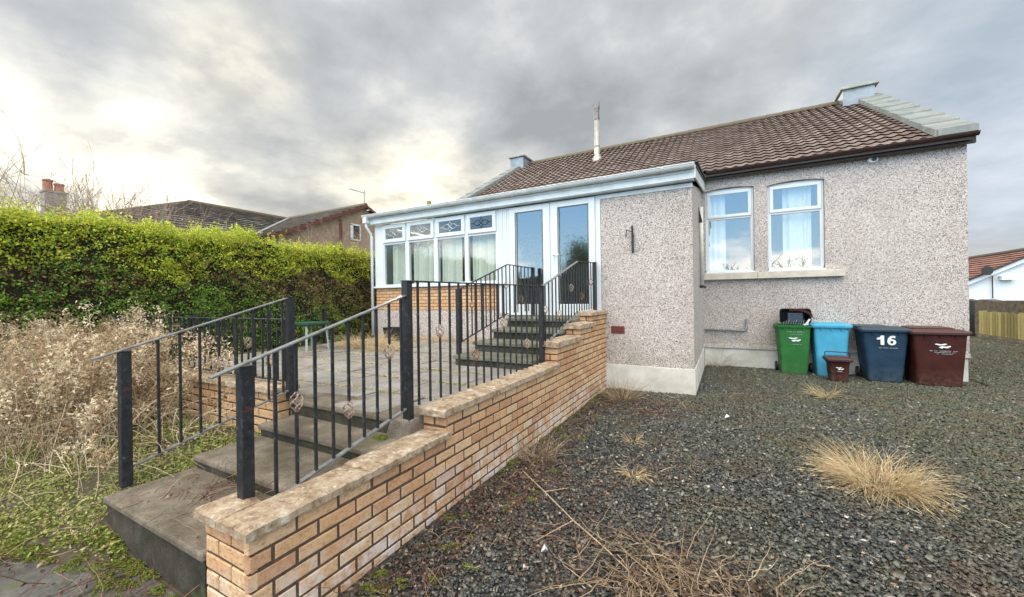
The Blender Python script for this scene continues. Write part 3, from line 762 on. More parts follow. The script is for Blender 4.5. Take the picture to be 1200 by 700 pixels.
# --- porch
PY = 7.05
m = plate(rect(-1.975, -.46, .42, 3.40), [], PY, PY + .12)
m.box(-.58, -.46, PY + .12, 10.2, .42, 3.46); 
m.add([(-.58, 7.17, 3.46), (-.46, 7.17, 3.46), (-.46, 10.2, 3.46), (-.58, 10.2, 3.46), (-.58, 10.2, 4.1), (-.46, 10.2, 4.1)], [(0, 1, 5, 4), (1, 2, 5), (0, 4, 3), (2, 3, 4, 5)])
m.box(-7.70, -3.45, PY + .01, PY + .12, .66, 1.375)
m.box(-7.70, -7.58, PY + .12, 10.2, .66, 1.375)
part(m, 'porch_wall', 'roughcast')
m = MB(); m.box(-1.96, -.445, PY - .012, PY + .12, -.1, .42); m.box(-.57, -.445, PY + .12, 10.21, -.1, .42); part(m, 'porch_plinth', 'plinth', bevel=.006)
core = MB(); core.box(-7.695, -3.98, PY + .012, PY + .12, 1.375, 1.92); core.box(-7.695, -7.58, PY + .12, 10.2, 1.375, 1.92); o = part(core, 'dwarf_wall', 'mortar_pale')
bk = MB(); bricks(bk, 'Y', -7.70, -3.98, PY + .008, 1.385, 1.925, -1, course=.0775, L=.228, gap=.014, depth=.003, tv=(.25, .9)); bk.build('brickwork', 'brick', o)
m = MB(); m.box(-7.76, -3.97, PY - .06, PY + .1, 1.922, 1.962); part(m, 'window_board', 'upvc')
# glazed screen frame
m = MB(); y0, y1 = PY - .01, PY + .06
m.box(-7.70, -7.42, y0 - .01, y1, 1.963, 3.47)
for (a, b) in ((-6.70, -6.585), (-5.835, -5.725), (-4.98, -4.88)): m.box(a, b, y0, y1, 2.0, 3.45)
m.box(-7.42, -4.12, y0, y1, 1.963, 2.0); m.box(-7.42, -4.12, y0 + .003, y1, 2.975, 3.045); m.box(-7.42, -4.12, y0 + .003, y1, 3.43, 3.47); m.box(-4.19, -4.12, y0, y1, 2.0, 3.45)
m.box(-7.42, -7.385, y0, y1, 2.0, 3.45)
# ribbed panel between window and doors
for i in range(5): m.box(-4.115 + i * .05, -4.115 + i * .05 + .042, y0 - .008 * (i % 2), y1, 1.32, 3.47)
m.box(-4.12, -3.86, y0 + .006, y1, 1.31, 3.47)
SC = part(m, 'glazed_screen', 'upvc', bevel=.004)
panes = [(-7.385, -6.70), (-6.585, -5.835), (-5.725, -4.98), (-4.88, -4.19)]
blinds = [(-7.24, -6.72), (-6.56, -5.86), (-5.70, -5.17), (-4.86, -4.22)]
for i, (a, b) in enumerate(panes):
    m = quadpane(a, b, PY + .02, 2.0, 2.975); m.build('pane', 'glass_s', SC)
    m = MB(); framebars(m, a - .02, b + .02, 3.025, 3.45, y0 - .03, y0, .085); sh = m.build('top_sash', 'upvc', SC, bevel=.006)
    m = quadpane(a + .06, b - .06, y0 - .016, 3.105, 3.37); m.build('top_pane', 'glass_s', SC)
    # leaded flower: interlaced diamonds and petals
    cx, cz = (a + b) / 2, 3.235; ld = MB(); yy = y0 - .024
    def cv(pts): ld.tube([(cx + px, yy, cz + pz) for px, pz in pts], .006, 4)
    for sx in (1, -1):
        cv([(sx * .0, .0), (sx * .045, .05), (0, .10)]); cv([(sx * 0, 0), (sx * .045, -.05), (0, -.10)])
        for sz in (1, -1): cv([(0, 0)] + [(sx * .19 * t, sz * .055 * math.sin(math.pi * t)) for t in (.2, .4, .6, .8, 1)])
    cv([(-.26, 0), (-.19, 0)]); cv([(.19, 0), (.26, 0)]); cv([(0, .10), (0, .13)]); cv([(0, -.10), (0, -.13)])
    ld.build('leading', 'leading' if i == 3 else 'leading_w', SC)
    a2, b2 = blinds[i]; bl = MB(); x = a2
    while x < b2:
        q = .072 + .008 * math.sin(x * 40); dq = .06 + .02 * math.sin(x * 23)
        bl.hexa([(x, PY + .13, 2.0), (x + q, PY + .13 + dq, 2.0), (x + q, PY + .132 + dq, 2.0), (x, PY + .132, 2.0), (x, PY + .13, 3.0), (x + q, PY + .13 + dq, 3.0), (x + q, PY + .132 + dq, 3.0), (x, PY + .132, 3.0)]); x += .077
    bl.build('blind', 'blind', SC)
# blinds above head rail: behind the little panes a dim ceiling
# doors
def door(xo0, xo1, g0, g1, name, handle):
    m = MB(); z0, z1 = 1.33, 3.45
    m.box(xo0, g0, y0 - .025, y1, z0, z1); m.box(g1, xo1, y0 - .025, y1, z0, z1); m.box(g0, g1, y0 - .025, y1, 3.345, z1); m.box(g0, g1, y0 - .025, y1, z0, 1.50)
    d = part(m, name, 'upvc', bevel=.008)
    m = quadpane(g0, g1, PY + .01, 1.50, 3.345); m.build('pane', 'glass', d)
    m = MB()
    for gx in (g0, g1): m.box(gx - .006, gx + .006, y0 - .029, y0 - .024, 1.50, 3.345)
    m.build('gasket', 'dark', d)
    if handle:
        m = MB(); m.box(xo0 + .035, xo0 + .065, y0 - .035, y0 - .025, 2.28, 2.52); m.tube([(xo0 + .05, y0 - .03, 2.44), (xo0 + .05, y0 - .07, 2.44), (xo0 + .17, y0 - .07, 2.44)], .011, 8); m.build('handle', 'upvc', d)
door(-3.855, -2.965, -3.715, -3.115, 'door', False); door(-2.935, -2.075, -2.795, -2.20, 'door', True)
m = MB(); m.box(-2.073, -1.98, y0, y1, 1.29, 3.47); m.box(-2.962, -2.938, y0 - .01, y1, 1.33, 3.45); m.box(-3.86, -2.07, y0 + .004, y1, 3.452, 3.47); m.box(-3.93, -1.985, PY - .05, y1, 1.285, 1.328)
part(m, 'door_frame', 'upvc', bevel=.004)
m = MB(); m.box(-1.985, -.455, PY - .014, PY + .1, 3.40, 3.468); part(m, 'head_trim', 'upvc2')
# porch interior
m = MB(); m.box(-7.55, -.6, 7.2, 10.19, 1.20, 1.28); m.box(-7.55, -.6, 7.2, 10.19, 3.475, 3.50); m.box(-3.9, -.6, 9.9, 9.95, 1.3, 3.47)
part(m, 'porch_interior', 'room')
m = MB(); m.box(-7.56, -3.9, PY + .125, PY + .2, .7, 1.92); part(m, 'inner_wall', 'room')
m = MB(); m.box(-7.70, -7.64, PY + .06, 10.2, 1.93, 3.47); part(m, 'side_screen', 'upvc')
# porch roof, fascia, soffit, gutter
m = MB(); m.add([(-7.85, 6.93, 3.72), (-.38, 6.93, 3.72), (-.38, 10.12, 4.27), (-7.85, 10.12, 4.27), (-7.85, 6.93, 3.68), (-.38, 6.93, 3.68), (-.38, 10.12, 4.23), (-7.85, 10.12, 4.23)], [(0, 1, 2, 3), (7, 6, 5, 4), (0, 4, 5, 1), (1, 5, 6, 2), (2, 6, 7, 3), (3, 7, 4, 0)])
part(m, 'porch_roof', 'felt')
m = MB(); m.box(-7.83, -.42, 6.90, 6.925, 3.50, 3.70); m.box(-7.83, -.42, 6.925, 7.05, 3.485, 3.50); m.box(-7.83, -.42, 6.885, 6.90, 3.60, 3.66)
part(m, 'fascia', 'upvc2')
m = MB(); m.hexa([(-.42, 6.885, 3.50), (-.395, 6.885, 3.50), (-.395, 10.18, 4.03), (-.42, 10.18, 4.03), (-.42, 6.885, 3.70), (-.395, 6.885, 3.70), (-.395, 10.18, 4.25), (-.42, 10.18, 4.25)]); part(m, 'bargeboard', 'upvc2')
m = MB(); m.hexa([(-.43, 6.86, 3.735), (-.36, 6.86, 3.735), (-.36, 10.15, 4.29), (-.43, 10.15, 4.29), (-.43, 6.86, 3.76), (-.36, 6.86, 3.76), (-.36, 10.15, 4.315), (-.43, 10.15, 4.315)]); part(m, 'roof_edge', 'felt')
GT = gutter(-7.86, -.40, 6.825, 3.705, .068, 'porch_gutter', 'upvc2')
x = -7.4
while x < -.4:
    m = MB(); m.loft([[(q, 6.825 + r_ * math.cos(a), 3.705 + r_ * math.sin(a)) for a in [math.pi + math.pi * j / 8 for j in range(9)]] + [(q, 6.825 + .05, 3.71), (q, 6.825 - .05, 3.71)] for q, r_ in ((x, .076), (x + .025, .076))]); m.build('bracket', 'upvc2', GT); x += .93
m = MB(); m.tube([(-7.78, 6.83, 3.66), (-7.78, 6.83, 3.45), (-7.76, 6.95, 3.28), (-7.755, 6.98, 3.2), (-7.755, 6.98, .75)], .034, 8); part(m, 'downpipe', 'upvc2', smooth=True)
m = MB(); m.box(-7.84, -7.72, 6.77, 6.89, 3.52, 3.66); part(m, 'hopper', 'upvc2', bevel=.01)
# wall ironmongery and airbrick
m = MB(); m.tube([(-1.41, 7.03, 2.38), (-1.41, 7.0, 2.86)], .016, 6); m.tube([(-1.41, 7.01, 2.75), (-1.50, 6.97, 2.78), (-1.51, 6.96, 2.66)], .010, 6); m.box(-1.425, -1.395, 7.0, 7.05, 2.40, 2.72); part(m, 'hanging_bracket', 'dark')
m = MB(); m.box(-1.81, -1.575, 7.035, 7.06, .975, 1.105)
o = part(m, 'airbrick', 'vent')
m = MB()
for i in range(8):
    for j in range(3): m.box(-1.795 + i * .027, -1.78 + i * .027, 7.030, 7.036, .99 + j * .037, 1.012 + j * .037)
m.build('holes', 'dark', o)

# ================================================================== RAILINGS
def basket(mb, x, y, z):
    for k in range(4):
        pts = []
        for i in range(9):
            t = i / 8; a = k * math.pi / 2 + t * math.pi * 1.15; r = .034 * math.sin(math.pi * t) + .003
            pts.append((x + r * math.cos(a), y + r * math.sin(a), z + (t - .5) * .115))
        mb.tube(pts, .0048, 5, cap=False)
def railing(label, posts, runs, group=None, seed=0, every=(2, 5), cat='railing', top=True):
    """posts: (x,y,z0,z1). runs: list of (p0,p1 handrail pts, bottomline (z0,z1) , bottom rail?, n, flat)"""
    r = random.Random(seed)
    T = thing('railing', (posts[0][0], posts[0][1], posts[0][2]) if posts else runs[0][0], label, cat, group)
    for (x, y, z0, z1) in posts:
        m = MB(); m.box(x - .03, x + .03, y - .03, y + .03, z0, z1); p = m.build('post', 'iron', T, bevel=.004)
        m = MB(); m.box(x - .033, x + .033, y - .033, y + .033, z1, z1 + .006); m.build('cap', 'iron', p)
    k = 0
    for (a, b, zb, brail, sp, polish) in runs:
        a = Vector(a); b = Vector(b); m = MB(); m.bar(a, b, .042, .011); m.build('handrail', 'rail_top' if polish else 'iron', T, bevel=.003)
        if brail:
            ts = .16 if (polish and a.y < 1.5) else 0; zq = zb[0] + (zb[1] - zb[0]) * ts; m = MB(); m.bar((a.x + (b.x - a.x) * ts, a.y + (b.y - a.y) * ts, zq), (b.x, b.y, zb[1]), .034, .010); m.build('bottom_rail', 'rail_top' if polish else 'iron', T)
        L = (Vector((b.x, b.y)) - Vector((a.x, a.y))).length; n_ = max(1, int(L / sp))
        for i in range(n_):
            t = (i + .6) / n_; q = a.lerp(b, t)
            if polish and a.y < 1.5 and q.y < 1.19: continue
            z0 = zb[0] + (zb[1] - zb[0]) * t
            m = MB(); hz = None
            if k % every[1] == every[0]: hz = z0 + (q.z - z0) * (.30 if (k // every[1]) % 2 else .58)
            w = .0075; qq = r.uniform(-.002, .002)
            if hz is None: m.box(q.x - w, q.x + w, q.y - w + qq, q.y + w + qq, z0, q.z - .004)
            else: m.box(q.x - w, q.x + w, q.y - w, q.y + w, z0, hz - .048); m.box(q.x - w, q.x + w, q.y - w, q.y + w, hz + .048, q.z - .004)
            bo = m.build('baluster', 'iron', T)
            if hz is not None:
                m = MB(); basket(m, q.x, q.y, hz); m.build('basket', 'basket' if r.random() > .4 else 'rust', bo)
                m = MB(); m.lathe((q.x, q.y, hz - .060), [(.010, 0), (.013, .02), (.008, .03)], 8); m.build('collar', 'rust', bo)
            k += 1
    return T
railing('black stair handrail with pale top rail behind the brick wall, right side of lower steps', [(-2.2, 1.13, .40, 1.285), (-2.17, 2.29, .66, 1.765)],
        [((-2.17, .96, 1.26), (-2.17, 2.27, 1.655), (.47, .785), True, .115, True)], 'black iron railings', 1, (1, 3))
railing('black stair handrail with pale top rail beside the dead weeds, left of lower steps', [(-3.63, 1.10, .37, 1.29), (-3.63, 2.27, .70, 1.66)],
        [((-3.63, .94, 1.26), (-3.63, 2.25, 1.655), (.44, .785), True, .125, True)], 'black iron railings', 2, (3, 6))
railing('long black railing standing on the brick wall coping and climbing to the porch', [(-2.10, 4.66, .74, 1.775), (-2.07, 6.95, 1.38, 2.25)],
        [((-2.14, 2.30, 1.765), (-2.06, 4.62, 1.775), (.79, .79), False, .128, False), ((-2.06, 4.62, 1.775), (-2.05, 5.95, 2.19), (1.0, 1.40), True, .115, True), ((-2.05, 5.95, 2.19), (-2.05, 6.95, 2.245), (1.40, 1.42), False, .12, False)], 'black iron railings', 3, (2, 4))
railing('short black railing on the left side of the mossy door steps', [(-3.42, 4.66, .70, 1.76), (-3.28, 6.9, 1.28, 2.21)],
        [((-3.42, 4.66, 1.76), (-3.37, 6.05, 2.22), (.98, 1.36), True, .12, False), ((-3.37, 6.05, 2.22), (-3.28, 6.9, 2.20), (1.36, 1.38), False, .12, False)], 'black iron railings', 4, (2, 4))
railing('straight black railing along the top of the low retaining wall behind the weeds', [(-7.70, 2.27, .80, 1.455)],
        [((-7.70, 2.27, 1.45), (-3.66, 2.27, 1.45), (.86, .86), True, .125, False)], 'black iron railings', 5, (2, 3))
railing('black railing along the hedge side of the patio beside the green table', [(-7.70, 3.20, .70, 1.44), (-7.70, 4.4, .70, 1.44), (-7.70, 5.6, .70, 1.455)],
        [((-7.70, 2.30, 1.445), (-7.70, 5.6, 1.45), (.80, .80), True, .125, False)], 'black iron railings', 6, (2, 6))

# ================================================================== BINS
def bin_body(cx, yf, w, d, h, wt, dt, mat, lidmat, name, label, lid='closed', wheels=True, z=0):
    """front face base at y=yf; base w,d ; top wt,dt"""
    T = thing(name, (cx, yf + d / 2, z), label, 'wheelie bin' if h > .6 else 'food caddy', 'rubbish bins by the wall' if h > .6 else None)
    m = MB(); rg = []
    for t in (0, .03, .86, .9, 1):
        ww = w + (wt - w) * t; dd = d + (dt - d) * t; inset = 0
        cy = yf + d / 2 + (.0 * t); rg.append(rrect(cx, cy + (dt - d) / 2 * 0, ww - inset - (.02 if t == 0 else 0), dd - inset - (.02 if t == 0 else 0), .045, z + h * t))
    m.loft(rg, cap=False); m.add(rg[0], [tuple(range(len(rg[0])))[::-1]])
    # inner skin
    rg2 = [rrect(cx, yf + d / 2, wt - .02, dt - .02, .04, z + h), rrect(cx, yf + d / 2, wt - .03, dt - .03, .04, z + h - .25)]
    m.loft(rg2, cap=False); m.add(rg2[1], [tuple(range(len(rg2[1])))])
    b = m.build('body', mat, T, bevel=.004, smooth=False)
    m = MB(); m.loft([rrect(cx, yf + d / 2, wt + .05, dt + .05, .05, z + h - .045), rrect(cx, yf + d / 2, wt + .06, dt + .06, .05, z + h - .0)], cap=False)
    m.loft([rrect(cx, yf + d / 2, wt + .06, dt + .06, .05, z + h), rrect(cx, yf + d / 2, wt - .02, dt - .02, .04, z + h + .002)], cap=False)
    m.loft([rrect(cx, yf + d / 2, wt - .0, dt - .0, .05, z + h - .045), rrect(cx, yf + d / 2, wt + .05, dt + .05, .05, z + h - .045)], cap=False)
    for q in (-.28, .0, .28): m.hexa([(cx + q * wt - .008, yf + d / 2 - dt / 2 - .02, z + h - .09), (cx + q * wt + .008, yf + d / 2 - dt / 2 - .02, z + h - .09), (cx + q * wt + .008, yf + d / 2 - dt / 2 + .01, z + h - .09), (cx + q * wt - .008, yf + d / 2 - dt / 2 + .01, z + h - .09),
        (cx + q * wt - .008, yf + d / 2 - dt / 2 - .024, z + h - .04), (cx + q * wt + .008, yf + d / 2 - dt / 2 - .024, z + h - .04), (cx + q * wt + .008, yf + d / 2 - dt / 2 + .01, z + h - .04), (cx + q * wt - .008, yf + d / 2 - dt / 2 + .01, z + h - .04)]) if h > .6 else None
    m.build('rim', mat, T)
    if lid == 'closed':
        m = MB(); cy = yf + d / 2; L = []
        for (e, zz) in ((.075, -.030), (.085, .004), (.075, .022), (-.02, .034), (-.06, .046), (-.14, .050)):
            L.append(rrect(cx, cy - .005, wt + e, dt + e, .05, z + h + zz))
        m.loft(L, cap=False); m.add(L[-1], [tuple(range(len(L[-1])))])
        li = m.build('lid', lidmat, T, smooth=False)
        if h > .6:
            m = MB(); m.tube([(cx - wt / 2 + .04, cy + dt / 2 + .05, z + h + .02), (cx + wt / 2 - .04, cy + dt / 2 + .05, z + h + .02)], .016, 8)
            for q in (-.4, -.15, .15, .4): m.box(cx + q * wt - .02, cx + q * wt + .02, cy + dt / 2 - .02, cy + dt / 2 + .06, z + h - .01, z + h + .03)
            m.build('handle', lidmat, T)
            m = MB(); m.tube([(cx - wt * .3, cy - dt / 2 - .035, z + h - .004), (cx + wt * .3, cy - dt / 2 - .035, z + h - .004)], .008, 6); m.build('lid_grip', lidmat, li)
    if wheels:
        for sx in (-1, 1):
            m = MB(); wx = cx + sx * (w / 2 + .045); wy = yf + d - .02; rr = .10
            m.loft([[(wx + o, wy + r_ * math.cos(a), z + rr + r_ * math.sin(a)) for a in [2 * math.pi * j / 18 for j in range(18)]] for o, r_ in ((-.022, rr * .8), (-.016, rr), (.016, rr), (.022, rr * .8))]); m.build('wheel', 'black', T)
        m = MB(); m.tube([(cx - w / 2 - .06, yf + d - .02, z + .1), (cx + w / 2 + .06, yf + d - .02, z + .1)], .012, 8); m.build('axle', 'dark', T)
    return T
def swoosh(parent, cx, y, cz, s, tilt=.045, mat='white_ink'):
    """small council-style mark: two bent streaks"""
    m = MB()
    def poly(P): 
        n_ = len(P); m.add([(cx + s * p[0], y - .003 + tilt * s * p[1] * 0, cz + s * p[1]) for p in P] + [(cx + s * p[0], y, cz + s * p[1]) for p in P], [tuple(range(n_))] + [(i, n_ + i, n_ + (i + 1) % n_, (i + 1) % n_) for i in range(n_)])
    poly([(-.5, .20), (-.36, .26), (-.1, .20), (.12, .27), (.30, .24), (.1, .12), (-.05, .12), (-.2, .10)])
    poly([(-.25, -.06), (-.05, .06), (.18, .02), (.45, .10), (.52, .04), (.3, -.12), (.05, -.08), (-.02, -.16)])
    m.build('printed_mark', mat, parent)
def textline(parent, x0, x1, y, z, h, mat='ink_dim', seed=0):
    r = random.Random(seed); m = MB(); x = x0
    while x < x1:
        w = r.uniform(.006, .014); hh = h * r.uniform(.7, 1.0)
        if r.random() > .14: m.box(x, min(x + w, x1), y - .002, y, z, z + hh)
        x += w + .004
    m.build('printed_text', mat, parent)
G = bin_body(1.205, 9.72, .44, .43, 1.00, .56, .52, 'bin_green', 'bin_green', 'wheelie_bin', 'green wheelie bin without its lid closed, leftmost of the row, a caddy perched on top', lid=None)
swoosh(G, 1.21, 9.684, .70, .21); textline(G, 1.09, 1.37, 9.678, .86, .02, seed=1); textline(G, 1.12, 1.35, 9.680, .81, .012, seed=2); textline(G, 1.13, 1.33, 9.689, .61, .012, seed=3)
Bl = bin_body(1.80, 9.70, .44, .43, 1.00, .555, .52, 'bin_blue', 'bin_blue', 'wheelie_bin', 'light blue wheelie bin standing behind the small brown caddy', lid='closed')
Nv = bin_body(2.54, 9.52, .47, .52, .955, .64, .60, 'bin_navy', 'bin_navy_lid', 'wheelie_bin', 'dark blue wheelie bin with a white number 16 on its front', lid='closed')
Br = bin_body(3.215, 9.42, .56, .58, .935, .68, .64, 'bin_brown', 'bin_brown_lid', 'wheelie_bin', 'large brown wheelie bin at the right-hand end beside the house corner', lid='closed')
swoosh(Br, 3.24, 9.388, .695, .20); textline(Br, 3.08, 3.42, 9.392, .615, .014, seed=5); textline(Br, 3.14, 3.40, 9.393, .59, .012, seed=6); textline(Br, 3.17, 3.36, 9.394, .565, .012, seed=7)
textline(Nv, 2.43, 2.70, 9.478, .625, .014, seed=8)
# raised second lid pieces standing a little proud
for P_, cx, y0_, w_, mt, zz in ((Br, 3.18, 9.50, .56, 'bin_brown_lid', .985), (Nv, 2.42, 9.62, .50, 'bin_navy_lid', .99)):
    m = MB(); m.loft([rrect(cx, y0_ + .30, w_, .52, .05, zz), rrect(cx, y0_ + .30, w_ + .01, .53, .05, zz + .012), rrect(cx, y0_ + .30, w_ - .05, .47, .05, zz + .026)]); m.build('lid_panel', mt, P_)
# number 16 as solid glyphs
m = MB()
def glyph(P, hole=None):
    global m
    q = plate(P, [hole] if hole else [], 9.472, 9.485); m.add(q.v, q.f)
def el(cx, cz, rx, rz, n=18): return [(cx + rx * math.cos(2 * math.pi * j / n), cz + rz * math.sin(2 * math.pi * j / n)) for j in range(n)]
zb, zt = .685, .855
glyph([(2.465, zb), (2.515, zb), (2.515, zt), (2.475, zt), (2.455, zt - .035), (2.415, zt - .045), (2.415, zt - .080), (2.465, zt - .072)])
six = [(2.665, zt - .005), (2.64, zt), (2.60, zt - .01), (2.57, zt - .045), (2.558, zt - .09), (2.560, zb + .045), (2.575, zb + .015), (2.605, zb), (2.635, zb), (2.665, zb + .018), (2.678, zb + .05), (2.668, zb + .085), (2.64, zb + .104), (2.61, zb + .098), (2.615, zt - .045), (2.64, zt - .035), (2.665, zt - .045)]
glyph(six, el(2.62, zb + .052, .022, .026))
m.build('house_number', 'white_ink', Nv)
# small brown food caddy with wire handle
CD = bin_body(1.815, 9.19, .25, .24, .42, .32, .30, 'bin_brown', 'bin_brown_lid', 'food_caddy', 'small brown food caddy with raised handle on the gravel before the blue bin', lid='closed', wheels=False)
swoosh(CD, 1.815, 9.155, .25, .12); textline(CD, 1.77, 1.86, 9.156, .20, .01, 'white_ink', 9)
m = MB(); m.tube([(1.645, 9.31, .36), (1.63, 9.31, .39), (1.63, 9.33, .53), (1.66, 9.33, .545), (1.98, 9.33, .535), (2.0, 9.33, .51), (1.99, 9.31, .36)], .010, 6); m.build('handle', 'black', CD)
# caddy lying on the green bin
LC = thing('recycling_caddy', (1.25, 9.95, 1.0), 'black kitchen caddy with maroon lid lying open on the green bin', 'caddy')
cx, cz, yb = 1.23, 1.185, 9.72
def sq(y, sx, sz, r=.06): return [(p[0], y, p[1]) for p in [(q[0], q[1]) for q in rrect(cx, cz, sx, sz, r, 0, 4)]]
m = MB(); m.loft([sq(9.70, .53, .31), sq(10.02, .42, .25)], cap=False); m.loft([sq(9.70, .53, .31), sq(9.70, .50, .28), sq(10.0, .40, .23)], cap=False); m.add(sq(10.0, .40, .23), [tuple(range(20))]); m.add(sq(10.02, .42, .25), [tuple(range(20))]); m.build('body', 'black', LC)
m = MB(); pts = [(1.22 + .27 * math.sin(t), 9.67, 1.18 + .135 * math.cos(t)) for t in [(-.35 + i * .17) for i in range(13)]]
for a, b in zip(pts, pts[1:]): m.bar(a, b, .05, .022, up=(0, 1, 0))
m.build('lid', 'bin_brown', LC)
m = MB(); m.box(1.10, 1.36, 9.70, 9.9, 1.05, 1.25)
m.build('liner', 'bin_navy_lid', LC, bevel=.02)
m = MB()
for i in range(9): m.bar((1.03 + i * .04, 9.69, 1.02), (1.04 + i * .042, 9.68, 1.07 + .02 * (i % 3)), .012, .006)
m.build('comb', 'white_metal', LC)
m = MB(); m.bar((1.40, 9.66, 1.03), (1.46, 9.66, 1.13), .03, .02, up=(0, 1, 0)); m.bar((1.36, 9.66, 1.02), (1.44, 9.66, 1.03), .03, .02, up=(0, 1, 0)); m.build('catch', 'litter', LC)

# ================================================================== PATIO THINGS
T = thing('planter', (-5.75, 6.55, .7), 'black rectangular trough planter standing on the patio under the windows', 'planter')
m = MB(); cxp, cyp = -6.65, 6.6; T.location = (cxp, cyp, .7)
m.loft([rrect(cxp, cyp, .36, .24, .03, .70), rrect(cxp, cyp, .46, .30, .03, 1.0), rrect(cxp, cyp, .42, .27, .03, 1.0), rrect(cxp, cyp, .40, .25, .03, .9)], cap=False); m.add(rrect(cxp, cyp, .40, .25, .03, .93), [tuple(range(16))]); m.build('trough', 'black', T, bevel=.004)
m = MB(); m.box(cxp - .19, cxp + .19, cyp - .12, cyp + .12, .93, .97); m.build('soil', 'soil', T)
T = thing('garden_table', (-7.15, 4.8, .7), 'low dark green plastic table on pale legs by the patio railing', 'table')
cxp, cyp = -7.0, 4.75; T.location = (cxp, cyp, .7)
m = MB(); m.loft([rrect(cxp, cyp, .56, .50, .05, 1.17), rrect(cxp, cyp, .60, .54, .05, 1.19), rrect(cxp, cyp, .60, .54, .05, 1.22), rrect(cxp, cyp, .56, .5, .05, 1.225)]); m.build('tabletop', 'green_plastic', T)
for sx in (-1, 1):
    for sy in (-1, 1): m = MB(); m.bar((cxp + sx * .22, cyp + sy * .2, 1.18), (cxp + sx * .26, cyp + sy * .23, .70), .035, .025); m.build('leg', 'white_metal', T)

# ================================================================== NEIGHBOURS, LEFT
H = thing('neighbour_house', (-16, 9, 0), 'brown stone neighbouring house with grey tiled hipped roof beyond the hedge', 'house')
xr, ezn, rzn = -18.2, 3.75, 5.5
def slope_tiles(P00, P10, P01, P11, ncourse, mat, name, parent, drop=.055, width=.3):
    """quad P00-P10 eave, P01-P11 ridge; stepped courses"""
    m = MB(); P00, P10, P01, P11 = map(Vector, (P00, P10, P01, P11)); nrm = (P10 - P00).cross(P01 - P00)
    if nrm.length < 1e-6: nrm = (P10 - P00).cross(P11 - P00)
    nrm.normalize(); nrm = nrm if nrm.z > 0 else -nrm
    for c in range(ncourse):
        t0 = c / ncourse; t1 = (c + 1) / ncourse
        a0 = P00.lerp(P01, t0); b0 = P10.lerp(P11, t0); a1 = P00.lerp(P01, t1); b1 = P10.lerp(P11, t1); k = max(1, int((b0 - a0).length / width))
        for i in range(k):
            m.ct = random.random(); u0, u1 = i / k, (i + 1) / k; j = nrm * random.uniform(0, .012)
            q0, q1, q2, q3 = a0.lerp(b0, u0), a0.lerp(b0, u1), a1.lerp(b1, u1), a1.lerp(b1, u0)
            m.add([q0 + nrm * drop + j, q1 + nrm * drop + j, q2, q3, q0 - nrm * .01 + (a1 - a0) * .18, q1 - nrm * .01 + (a1 - a0) * .18], [(0, 1, 2, 3), (4, 5, 1, 0)])
    return m.build(name, mat, parent)
m = MB(); m.box(-22.1, -14.3, 3.7, 20, 0, 3.75); m.box(-18, -13.0, 7.6, 15.0, 0, 3.75)
m.add([(-13.0, 7.6, 3.75), (-13.0, 15.0, 3.75), (-13.0, 11.3, 5.42), (-13.3, 7.6, 3.75), (-13.3, 15, 3.75), (-13.3, 11.3, 5.42)], [(0, 1, 2), (5, 4, 3), (0, 2, 5, 3), (1, 4, 5, 2)])
m.build('wall', 'stone_brown', H)
RM = MB(); RM.tube([(xr, 7.4, rzn + .02), (xr, 20, rzn + .02)], .10, 6); RM.tube([(-14.0, 3.4, ezn), (xr, 7.4, rzn)], .09, 6); RM.tube([(-22.4, 3.4, ezn), (xr, 7.4, rzn)], .09, 6); RM.tube([(xr, 11.3, rzn + .02), (-12.85, 11.3, rzn + .02)], .09, 6)
nr = RM.build('roof', 'ridge', H)
slope_tiles((-14.0, 3.4, ezn), (-14.0, 20, ezn), (xr, 7.4, rzn), (xr, 20, rzn), 14, 'tiles_left', 'tile_slope', nr)
slope_tiles((-22.4, 3.4, ezn), (-14.0, 3.4, ezn), (xr, 7.4, rzn), (xr, 7.4, rzn), 14, 'tiles_left', 'tile_slope', nr)
slope_tiles((-22.4, 20, ezn), (-22.4, 3.4, ezn), (xr, 20, rzn), (xr, 7.4, rzn), 14, 'tiles_left', 'tile_slope', nr)
slope_tiles((-14.2, 7.35, ezn - .05), (-12.85, 7.35, ezn - .05), (-18.0, 11.3, rzn), (-12.85, 11.3, rzn), 14, 'tiles_left', 'tile_slope', nr)
slope_tiles((-12.85, 15.25, ezn - .05), (-14.2, 15.25, ezn - .05), (-12.85, 11.3, rzn), (-18.0, 11.3, rzn), 14, 'tiles_left', 'tile_slope', nr)
m = MB()
for yy in (7.3, 15.3): m.bar((-12.83, yy, ezn - .1), (-12.83, 11.3, rzn - .03), .03, .10)
m.build('bargeboard', 'redbrown', H)
m = MB(); m.bar((-14.1, 7.4, ezn + .05), (-17.9, 11.2, rzn + .02), .12, .03); m.build('valley', 'skew', nr)
m = MB(); framebars(m, -.0, .0, 0, 0, 0, 0, 0) if False else None
wx = -12.985
m.box(wx, wx + .03, 10.62, 10.74, 4.05, 4.65); m.box(wx, wx + .03, 11.06, 11.11, 4.05, 4.65); m.box(wx, wx + .03, 10.62, 11.11, 4.62, 4.68); m.box(wx, wx + .03, 10.62, 11.11, 4.02, 4.08)
wn = m.build('window', 'upvc', H); m = MB(); m.box(wx - .01, wx + .01, 10.74, 11.06, 4.08, 4.62); m.build('pane', 'black', wn)
m = MB(); m.tube([(-12.93, 10.15, 3.3), (-12.93, 10.15, 4.75)], .05, 6); m.build('downpipe', 'redbrown', H)
m = MB(); m.tube([(-12.95, 11.3, 5.5), (-12.95, 11.3, 6.15)], .018, 5); m.tube([(-12.95, 10.55, 6.02), (-12.95, 11.35, 6.02)], .012, 5)
for i in range(8): m.tube([(-13.05, 10.58 + i * .09, 6.02), (-12.85, 10.58 + i * .09, 6.02)], .006, 4)
m.build('aerial', 'skew', H)
